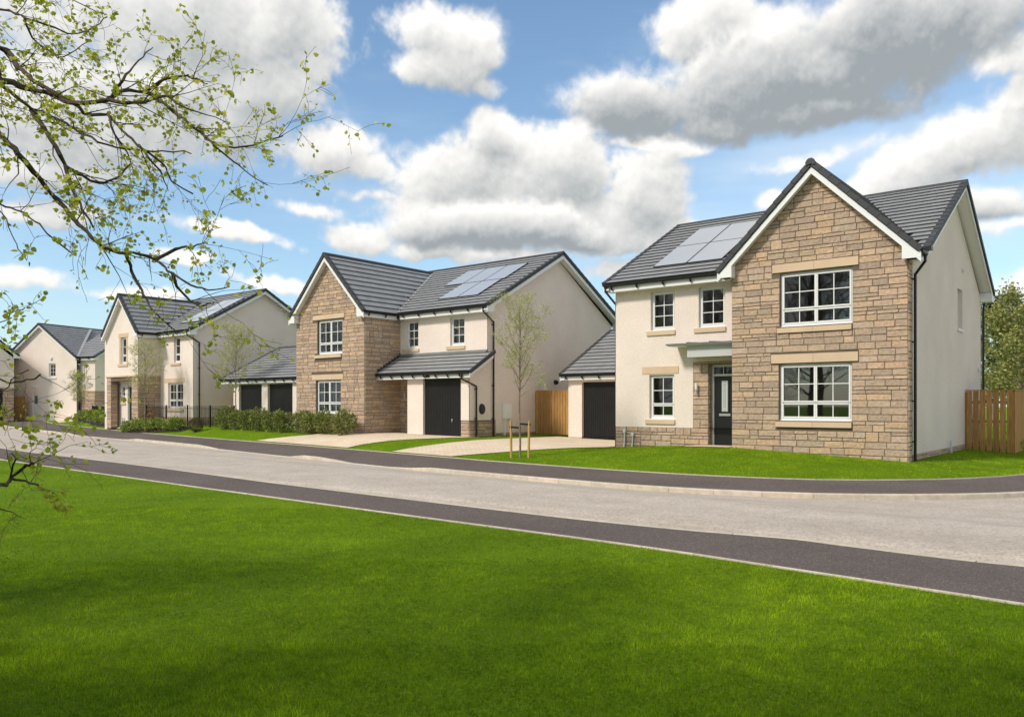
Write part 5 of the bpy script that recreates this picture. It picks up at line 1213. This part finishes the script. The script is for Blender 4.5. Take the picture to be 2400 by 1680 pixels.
# ================================================================== trees
def grow(mb, p, d, r, ln, lev, rs, tips, droop=0.0, spread=.6, upb=0.0, kids=(3, 5), shrink=.62, nseg=4, minr=.0012, wig=.16, sides=5):
    pts = [Vector(p)]; rad = [r]; cur = Vector(d).normalized()
    for k in range(nseg):
        cur = (cur + Vector(rs.normal(size=3)) * wig + Vector((0, 0, upb - droop))).normalized(); pts.append(pts[-1] + cur * (ln / nseg)); rad.append(max(minr, r * (1 - .78 * (k + 1) / nseg)))
    mb.tube(pts, rad, sides if r > .006 else 3, caps=False)
    tips.extend([(q, lev) for q in pts[1:]] if lev <= 1 else [])
    if lev == 0: return
    for k in range(rs.randint(kids[0], kids[1] + 1)):
        t = rs.uniform(.25, 1.0); i = min(int(t * nseg), nseg - 1); q = pts[i].lerp(pts[i + 1], t * nseg - i)
        dd = (pts[i + 1] - pts[i]).normalized(); side = Vector(rs.normal(size=3)); side = (side - dd * side.dot(dd)).normalized()
        grow(mb, q, dd * (1 - spread) + side * spread + Vector((0, 0, upb)), max(minr, rad[i] * .5), ln * shrink * rs.uniform(.7, 1.1), lev - 1, rs, tips, droop, spread, upb, kids, shrink, nseg, minr, wig, sides)
SAP = [(0.50, 0.52, 0.18), (0.58, 0.59, 0.27), (0.40, 0.44, 0.12), (0.62, 0.62, 0.34)]
def sapling(label, loc, H, cw, clear, seed, n=1500, lsize=.038, group='young street trees'):
    rs = np.random.RandomState(seed); root = thing('sapling', loc, label, 'tree', group); g = MB(); tips = []
    top = Vector((rs.uniform(-.05, .05), rs.uniform(-.05, .05), H)); nseg = 10
    pts = [Vector((0, 0, -.05))] + [Vector((rs.uniform(-.02, .02), rs.uniform(-.02, .02), H * k / nseg)) for k in range(1, nseg)] + [top]
    g.tube(pts, [.028 * (1 - .8 * k / nseg) + .004 for k in range(nseg + 1)], 7, caps=True)
    tr = g.build('trunk', BARK2, root)
    g = MB(); nb = 34
    for k in range(nb):
        t = k / (nb - 1); z = clear + (H - clear) * (t * .88); rel = (z - clear) / (H - clear); wid = cw * (math.sin(math.pi * min(1, rel * .8 + .17)) ** .8)
        an = k * 2.4 + rs.uniform(-.4, .4); d = Vector((math.cos(an), math.sin(an), 1.0 + .5 * rel)).normalized()
        grow(g, (0, 0, z), d, .010 * (1 - .6 * rel) + .002, wid * 1.0 + .12, 2, rs, tips, 0.0, .5, .05, (3, 4), .5, 4, .0018, .12, 4)
    cr = g.build('branches', BARK2, root)
    P = np.array([tuple(q) for q, l in tips]); P = P[P[:, 2] > clear + .05]; idx = rs.randint(0, len(P), n); P = P[idx] + rs.normal(size=(n, 3)) * .035
    V, Fq, c = leaves_np(rs, P, lsize, np.array(SAP), up=.3, aspect=.6); link('leaves', np_mesh('leaves', V, Fq, LEAFS, c), root, kind='stuff'); return root
def gz(x, y): return T(x, y)
sapling('young tree tied to two timber stakes beside the drive', (-14.22, 17.97, gz(-14.22, 17.97)), 4.35, 1.05, 1.75, 201, 6000, .038)
sapling('young tree before the two black garage doors, behind the dark hedge', (-34.9, 21.75, gz(-34.9, 21.75)), 4.55, 1.35, 2.0, 202, 6000, .05)
sapling('young tree in front of the corner of the stone porch', (-40.85, 20.2, gz(-40.85, 20.2)), 4.3, 1.1, 1.8, 203, 5000, .048)
sapling('young tree by the stone corner of the far cream house', (-59.0, 24.4, gz(-59.0, 24.4)), 3.3, .85, 1.2, 204, 4200, .055)
for k, (dx, dy, w) in enumerate(((-.30, -.02, 'left'), (.28, .05, 'right'))):
    x, y = -14.22 + dx, 17.97 + dy; root = thing('tree_stake', (x, y, gz(x, y)), f'{w} of the two pale timber stakes holding the young tree', 'stake', 'stakes of the young tree')
    g = MB(); g.tube([(0, 0, -.1), (.02 * (1 if k else -1), 0, 1.06)], [.036, .034], 8); g.build('post', POST, root)
    zt = .86 if k == 0 else .93; a = Vector((.015 * (1 if k else -1), 0, zt)); b_ = Vector((-dx, -dy, zt - (.02 if k == 0 else -.02))); d = (b_ - a).normalized(); n_ = Vector((-d.y, d.x, 0)) * .028
    g = MB(); g.prism([a + n_ - d * .04, b_ + n_ + d * .02, b_ - n_ + d * .02, a - n_ - d * .04], (0, 0, .055)); g.build('strap', BLACK, root)

# broad trees beyond the right hand fence
def bush_tree(label, loc, H, rad, n, lsize, cols, seed, pine=False):
    rs = np.random.RandomState(seed); root = thing('garden_tree', loc, label, 'tree', 'trees beyond the right hand fence'); g = MB(); tips = []
    g.tube([(0, 0, -.1), (.05, .03, H * .35), (0, .1, H * .7), (.05, 0, H * .95)], [.16, .12, .07, .02], 8)
    for k in range(16):
        an = k * 2.4; z = H * (.12 + .75 * k / 15); d = Vector((math.cos(an), math.sin(an), .55)); grow(g, (0, 0, z), d, .05 * (1 - .7 * z / H), rad * (1 - .45 * z / H), 2, rs, tips, 0, .5, .05, (4, 6), .55, 4, .004, .15, 4)
    g.build('trunk', BARK2, root)
    P = np.array([tuple(q) for q, l in tips]); idx = rs.randint(0, len(P), n); P = P[idx] + rs.normal(size=(n, 3)) * rad * .07; P = P[P[:, 2] > .2]
    V, Fq, c = leaves_np(rs, P, lsize, np.array(cols), up=.4, aspect=.5); link('crown', np_mesh('crown', V, Fq, LAUREL, c), root, kind='stuff'); return root
YG = [(0.34, 0.34, 0.09), (0.25, 0.28, 0.075), (0.41, 0.39, 0.12), (0.19, 0.24, 0.06)]
bush_tree('broad yellow green tree just beyond the right hand fence', (-4.7, 42.0, 0.1), 5.9, 2.7, 16000, .13, YG, 301)
bush_tree('yellow green tree at the right edge beyond the fence', (-2.6, 44.5, 0.1), 5.7, 2.6, 14000, .13, YG + [(0.12, 0.19, 0.03)], 302)
bush_tree('dark pine rising behind the corner of the nearest house', (-7.3, 54, 0.1), 7.9, 2.0, 9000, .17, [(0.03, 0.055, 0.025), (0.045, 0.075, 0.03), (0.06, 0.085, 0.035)], 303)
bush_tree('pale green tree filling the gap right of the pine', (-4.6, 53, 0.1), 6.6, 3.2, 14000, .15, YG, 304)

# bare trees standing behind the camera, seen in the panes
def bare_tree(seed):
    rs = np.random.RandomState(seed); g = MB(); tips = []; H = 13.0
    pts = [Vector((0, 0, -.2))] + [Vector((rs.uniform(-.2, .2), rs.uniform(-.2, .2), H * k / 8)) for k in range(1, 9)]
    g.tube(pts, [.26 * (1 - .85 * k / 8) + .02 for k in range(9)], 8)
    for k in range(26):
        z = H * (.16 + .8 * k / 25); an = k * 2.4; grow(g, (0, 0, z), (math.cos(an), math.sin(an), .8), .07 * (1 - .6 * z / H), 4.2 * (1 - .55 * z / H), 3, rs, tips, 0, .5, .06, (3, 4), .6, 4, .012, .14, 4)
    return g.mesh('bare_crown', BARK2)
def evergreen(seed):
    rs = np.random.RandomState(seed); n = 9000; t = rs.rand(n) ** .8; z = 1.2 + 12.3 * t; r = (1 - t) ** .75 * 3.4 * np.sqrt(rs.uniform(.15, 1, n)); an = rs.rand(n) * 6.283
    V, Fq, c = leaves_np(rs, np.stack([np.cos(an) * r, np.sin(an) * r, z], axis=1), .42, np.array([(0.04, 0.07, 0.03), (0.06, 0.10, 0.04)]), up=.1, aspect=.5); return np_mesh('crown', V, Fq, LAUREL, c)
EV = evergreen(77)  # unseen evergreens, added and spaced to throw shade over the near lawn
for k, (x, y, sc) in enumerate([(-11.2, -7.6, .84), (-7.5, -7.3, .82), (-3.8, -6.5, .98), (-0.4, -5.9, 1.1), (3.2, -6.6, 1.0)]):
    root = thing('added_evergreen', (x, y, 0), 'unseen dense evergreen added behind the viewer to shade the lower lawn', 'tree', 'evergreens added behind the viewer for shade')
    o = link('crown', EV, root, kind='stuff'); o.rotation_euler = (0, 0, k * 1.3); o.scale = (sc, sc, sc); g = MB(); g.tube([(0, 0, -.2), (0, 0, 6), (0, 0, 12)], [.22, .15, .05], 8); g.build('trunk', BARK2, root)
BT = bare_tree(401)
spots = [(-12, -11), (-18, -12), (-24, -10), (-31, -13), (-38, -11), (-46, -12), (-54, -9), (-62, -10), (-70, -7), (-78, -8), (-87, -4), (-96, -2), (-5, -12), (-28, -19), (-42, -20), (-60, -18), (-20, -20), (-75, -16)]
for k, (x, y) in enumerate(spots):
    o = link('bare_tree', BT, None, (x, y, 0)); o.rotation_euler = (0, 0, k * 1.7); sc = .85 + .3 * ((k * 37) % 10) / 10; o.scale = (sc, sc, sc)
    tag(o, 'bare leafless tree behind the viewer, reflected in the windows', 'tree', 'bare trees across the green')

# ================================================================== big tree at the left, its boughs reaching into the picture
def big_tree():
    rs = np.random.RandomState(77); rr = random.Random(77)
    tp = pix(-640, 700, 6.0); tx, ty = tp.x, tp.y
    root = thing('lime_tree', (tx, ty, 0), 'tree with lichened boughs and fresh young leaves hanging in from the left', 'tree'); O = Vector(root.location)
    g = MB(); g.tube([(tx, ty, -.2), (tx + .03, ty, 1.5), (tx - .02, ty + .03, 3.2), (tx + .05, ty, 5.0), (tx, ty, 8.0)], [.26, .20, .17, .13, .05], 10); g.build('trunk', BARK, root, O)
    zz = lambda x, y: (x * .448, y * .448)
    limbs = [  # points in a 1607-pixel view of the top left corner of the photo, depth, start and end radius
        ([(-900, 700), (-400, 500), (0, 425), (130, 460), (250, 490), (380, 540), (560, 520), (640, 478), (760, 482), (812, 512), (960, 620), (1050, 700), (1180, 770), (1330, 758), (1480, 712)], 5.0, .030, .0035),
        ([(560, 520), (700, 545), (830, 510), (900, 500)], 5.0, .010, .004),
        ([(760, 478), (870, 412), (980, 400), (1085, 440)], 4.9, .011, .003),
        ([(-900, 760), (-300, 330), (0, 250), (100, 350), (200, 440), (390, 545), (450, 600), (560, 600), (640, 680), (720, 760), (850, 850), (900, 950), (1010, 1015)], 5.2, .026, .004),
        ([(-900, 850), (-200, 420), (0, 440), (100, 520), (190, 580), (330, 640), (440, 700), (560, 760), (700, 782), (850, 790), (1000, 805)], 4.8, .022, .003),
        ([(170, 575), (220, 660), (290, 760), (340, 860), (430, 920), (520, 960), (620, 930), (680, 860)], 4.7, .015, .003),
        ([(340, 860), (372, 970), (430, 1090), (490, 1195)], 4.7, .009, .004),
        ([(-900, 900), (-250, 560), (0, 710), (90, 800), (180, 900), (260, 1000), (340, 1090), (430, 1190), (510, 1265), (620, 1322), (730, 1332), (820, 1362), (900, 1430), (1000, 1490), (1090, 1515), (1200, 1500)], 4.6, .028, .003),
        ([(820, 1330), (920, 1305), (1010, 1290), (1075, 1268)], 4.6, .009, .002), ([(640, 1335), (690, 1420), (740, 1520), (790, 1620), (880, 1700), (935, 1740)], 4.5, .009, .002), ([(900, 1430), (945, 1520), (1040, 1595), (1120, 1580)], 4.5, .008, .002),
        ([(-900, 500), (-300, 60), (0, 50), (130, 95), (250, 130), (380, 180), (470, 150), (560, 90)], 5.4, .014, .003), ([(-900, 450), (-200, -80), (60, -60), (300, -30), (420, 20), (560, 80)], 5.3, .012, .002), ([(140, 95), (170, 200), (260, 270), (330, 300), (460, 220)], 5.3, .007, .002),
        ([(-900, 800), (-300, 950), (0, 1070), (140, 1122), (250, 1222), (375, 1325)], 4.4, .012, .003), ([(-900, 900), (-300, 1080), (0, 1110), (60, 1230), (140, 1360)], 4.3, .009, .002), ([(580, 520), (640, 420), (720, 320), (800, 250)], 5.0, .008, .002), ([(560, 600), (600, 700), (660, 800), (700, 900)], 5.0, .008, .002), ([(720, 760), (780, 830), (850, 920), (880, 1000)], 5.0, .008, .002),
        ([(1050, 700), (1120, 760), (1220, 840), (1330, 930), (1400, 970)], 4.95, .006, .002), ([(870, 520), (960, 560), (1080, 600), (1200, 640)], 5.0, .006, .002),
        # low boughs at the left edge
        ([(-900, 1000), (-250, 1850), (0, 1985), (70, 2000), (160, 1985), (210, 1960)], 4.2, .008, .003), ([(-900, 1100), (-300, 2000), (0, 2050), (60, 1990), (150, 1935)], 4.2, .006, .002), ([(-900, 1100), (-300, 2250), (0, 2180), (90, 2120)], 4.2, .006, .002),
        ([(-900, 1100), (-300, 2500), (0, 2530), (60, 2500), (130, 2440), (170, 2425)], 4.1, .014, .006), ([(60, 2500), (130, 2520), (200, 2535)], 4.1, .006, .004), ([(40, 2490), (80, 2400), (60, 2370)], 4.1, .005, .003), ([(-900, 1000), (-300, 1600), (0, 1690), (60, 1640), (130, 1610)], 4.25, .006, .002)]
    tw = MB(); tips = []; spine = []
    for (P, d0, r0, r1) in limbs:
        pts = []; dl = 0.0; at0 = None
        if P[0][0] > -900 and spine:      # a side bough starts on the bough it leaves
            x0, y0 = zz(*P[0]); best = min(spine, key=lambda q: (1200 + F_PX * q.dot(RT) / depth(q) - x0) ** 2 + (HZ - F_PX * (q.z - ZC) / depth(q) - y0) ** 2); at0 = best; dl = depth(best) - (d0 + .25 * math.sin(d0 * 7))
        for k, p in enumerate(P):
            x, y = zz(*p); d = d0 + .25 * math.sin(k * 1.3 + d0 * 7)
            q = pix(x, y, d + dl)
            if k == 0 and at0 is not None: q = at0.copy()
            if p[0] == -900: q = Vector((tx, ty, max(2.0, min(6.0, q.z))))
            pts.append(q)
        # resample smooth
        S = []
        for i in range(len(pts) - 1):
            p0, p1, p2, p3 = pts[max(i - 1, 0)], pts[i], pts[i + 1], pts[min(i + 2, len(pts) - 1)]; n = max(2, int((p2 - p1).length / .07))
            for k in range(n):
                t = k / n; S.append(.5 * ((2 * p1) + (p2 - p0) * t + (2 * p0 - 5 * p1 + 4 * p2 - p3) * t * t + (3 * p1 - p0 - 3 * p2 + p3) * t ** 3) + Vector(rs.normal(size=3)) * .0035)
        S.append(pts[-1]); m_ = len(S); spine.extend(S[2:])
        rad = [max(r1, r0 + (r1 - r0) * (k / (m_ - 1)) ** .8) * (1 + rs.normal() * .09) for k in range(m_)]
        rad = [q * 1.25 for q in rad]; lb = MB(); lb.tube(S, rad, 7, caps=True); lb.build('bough', BARK, root, O)
        inside = [k for k in range(m_) if (S[k] - Vector((0, 0, ZC))).dot(RT) / max(.1, depth(S[k])) > -.72]
        nk = int(len(inside) * (.30 if d0 > 4.55 else .13)) + 2
        for q in range(nk):
            k = inside[rs.randint(len(inside))] if inside else m_ - 2; k = min(k, m_ - 2); dd = (S[k + 1] - S[k]).normalized(); side = Vector(rs.normal(size=3)); side.z += -.15; side = (side - dd * side.dot(dd)).normalized()
            grow(tw, S[k], dd * .62 + side * .6 + RT * .25, min(.0045, rad[k] * .5), rs.uniform(.16, .46), 2, rs, tips, .02, .45, 0, (2, 3), .6, 4, .0011, .17, 4)
    tw.build('twigs', TWIG, root, O, kind='stuff')
    P = np.array([tuple(q) for q, l in tips]); xs = 1200 + F_PX * (P @ np.array(RT)) / (P @ np.array(FW)); P = P[xs > -160]; rs.shuffle(P)
    P = P[:2300]; P = np.repeat(P, 2, axis=0); P = P + rs.normal(size=P.shape) * .010
    cols = np.array([(0.64, 0.64, 0.07), (0.54, 0.59, 0.055), (0.72, 0.68, 0.10), (0.42, 0.52, 0.045)])
    # the nearest leaves that face the picture are single leaves, the rest one mass
    ln = .028; lm = []
    for c in cols:
        g = MB(); v = [(0, 0, 0), (-.42, .22, .12), (-.40, .62, .10), (0, 1, 0), (.40, .62, .10), (.42, .22, .12)]; g.faces([tuple(ln * a for a in p) for p in v], [(0, 3, 2, 1), (0, 5, 4, 3)], tuple(c)); lm.append(g.mesh('leaf', LEAFY))
    vis = [i for i in range(len(P)) if 0 < 1200 + F_PX * (Vector(P[i]).dot(RT)) / depth(P[i]) < 700]; vis = vis[:300]; vset = set(vis)
    for i in vis:
        o = link('leaf', lm[rs.randint(4)], root, Vector(P[i]) - O); o.rotation_euler = (rs.uniform(-2.6, -.4), rs.uniform(-.6, .6), rs.uniform(0, 6.28)); sc = rs.uniform(.7, 1.25); o.scale = (sc, sc, sc)
    rest = np.array([P[i] for i in range(len(P)) if i not in vset])
    V, Fq, c = leaves_np(rs, rest, ln, cols, up=-.5, aspect=.82, fold=.3); me = np_mesh('leaves', V - np.array(O), Fq, LEAFY, c); link('leaves', me, root, kind='stuff')
big_tree()

# ================================================================== grass blades
def blades(name, pts, hgt, wid, cols, seed, label):
    rs = np.random.RandomState(seed); n = len(pts); an = rs.rand(n) * 6.283; h = hgt * rs.uniform(.55, 1.25, n); w = wid * rs.uniform(.7, 1.3, n)
    dx, dy = np.cos(an) * w, np.sin(an) * w; lean = rs.normal(size=(n, 2)) * h[:, None] * .45
    a = pts.copy(); a[:, 0] -= dx; a[:, 1] -= dy; b = pts.copy(); b[:, 0] += dx; b[:, 1] += dy; c = pts.copy(); c[:, 0] += lean[:, 0]; c[:, 1] += lean[:, 1]; c[:, 2] += h
    V = np.stack([a, b, c], axis=1).reshape(-1, 3); Fq = np.arange(3 * n).reshape(-1, 3)
    def vnoise(px, py, cell, sd):
        q = np.random.RandomState(sd).rand(257, 257) - .5; x = px / cell + 1000.3; y = py / cell + 1000.7; i = np.floor(x).astype(int); j = np.floor(y).astype(int); fx_, fy_ = x - i, y - j; fx_ = fx_ * fx_ * (3 - 2 * fx_); fy_ = fy_ * fy_ * (3 - 2 * fy_)
        return (q[i % 257, j % 257] * (1 - fx_) + q[(i + 1) % 257, j % 257] * fx_) * (1 - fy_) + (q[i % 257, (j + 1) % 257] * (1 - fx_) + q[(i + 1) % 257, (j + 1) % 257] * fx_) * fy_
    mot = (.8 * vnoise(pts[:, 0], pts[:, 1], .07, 1) + .8 * vnoise(pts[:, 0], pts[:, 1], .19, 2) + .7 * vnoise(pts[:, 0], pts[:, 1], .55, 3) + .55 * vnoise(pts[:, 0], pts[:, 1], 1.7, 4))[:, None]
    h *= 1 + .5 * mot[:, 0]; c[:, 2] = pts[:, 2] + h
    V = np.stack([a, b, c], axis=1).reshape(-1, 3)
    px = pts[:, 0]; py = pts[:, 1]; pat = .5 + .25 * np.sin(px * .9 + 1.7 * np.sin(py * .7)) + .25 * np.sin(py * 1.3 + 2.1 * np.sin(px * .5 + 1)); pat = np.clip(pat * .5 + .25 + rs.normal(size=n) * .2 + .75 * mot[:, 0], 0, 1)[:, None]
    big = (np.sin(px * .37 + 2 * np.sin(py * .23)) + np.sin(py * .61 + 1.3 * np.sin(px * .31 + 2)))[:, None] * .5; C = (np.array(cols[0]) * (1 - pat) + np.array(cols[1]) * pat) * (1 + .12 * big) * (1 + .42 * mot); dry = rs.rand(n) < .05; C[dry] = np.array((.34, .30, .09)); C *= rs.uniform(.72, 1.25, (n, 1))
    o = link(name, np_mesh(name, V, Fq, GRASSB, C)); o['kind'] = 'stuff'; tag(o, label, 'grass'); return o
GC = [(0.145, 0.270, 0.007), (0.315, 0.445, 0.014)]
def near_pts(seed):
    rs = np.random.RandomState(seed); out = []
    for (d0, d1, dens) in ((2.6, 5.5, 7200), (5.5, 8.5, 4000), (8.5, 13, 1900), (13, 22, 700), (22, 34, 320)):
        half = .78; area = (d1 ** 2 - d0 ** 2) * half; n = int(area * dens * .95)
        d = np.sqrt(rs.uniform(d0 ** 2, d1 ** 2, n)); t = rs.uniform(-half, half, n); X = FW.x * d + RT.x * t * d; Y = FW.y * d + RT.y * t * d
        ys = np.interp(X, [p[0] for p in S0], [p[1] for p in S0]); ok = Y < ys - .015 + rs.normal(size=n) * .01; X, Y = X[ok], Y[ok]
        Z = np.array([zr(x) for x in X]) - .012 + (.015 * np.sin(X * .9 + 1.3) * np.sin(Y * 1.1) + .01 * np.sin(X * 2.3 + Y * 1.7)) * np.clip((ys[ok] - Y) * .8, 0, 1); out.append(np.stack([X, Y, Z], axis=1))
    return np.concatenate(out)
blades('grass', near_pts(1), .027, .0025, GC, 11, 'short mown grass of the broad foreground lawn')
def far_pts(seed):
    rs = np.random.RandomState(seed); out = []
    for (x0, x1, y0, y1, dens) in ((-17, -1.7, 16.6, 30, 700), (-30, -17, 17.4, 27, 380), (-60, -30, 18.5, 25, 150)):
        n = int((x1 - x0) * (y1 - y0) * dens); X = rs.uniform(x0, x1, n); Y = rs.uniform(y0, y1, n); ys = np.interp(X, [p[0] for p in S3], [p[1] for p in S3])
        ok = Y > ys + .02; X, Y = X[ok], Y[ok]
        keep = np.ones(len(X), bool)
        for (a, b, c, d) in ((-13.4, -9.1, 21.8, 40), (-9.2, -4.6, 21.05, 40), (-24.8, -19.85, 22.0, 40), (-29.3, -24.7, 21.15, 40), (-17.8, -14.3, 25.4, 40), (-46.7, -42.6, 20.7, 40), (-42.7, -39.2, 21.9, 40), (-37, -31, 22.7, 40)): keep &= ~((X > a) & (X < b) & (Y > c) & (Y < d))
        X, Y = X[keep], Y[keep]; k2 = np.array([not any(inside(P, x, y) for P in DRV.values()) for x, y in zip(X, Y)]); X, Y = X[k2], Y[k2]
        Z = np.array([T(x, y) for x, y in zip(X, Y)]); out.append(np.stack([X, Y, Z], axis=1))
    return np.concatenate(out)
blades('grass', far_pts(2), .032, .0045, GC, 12, 'short mown grass of the front gardens along the far pavement')
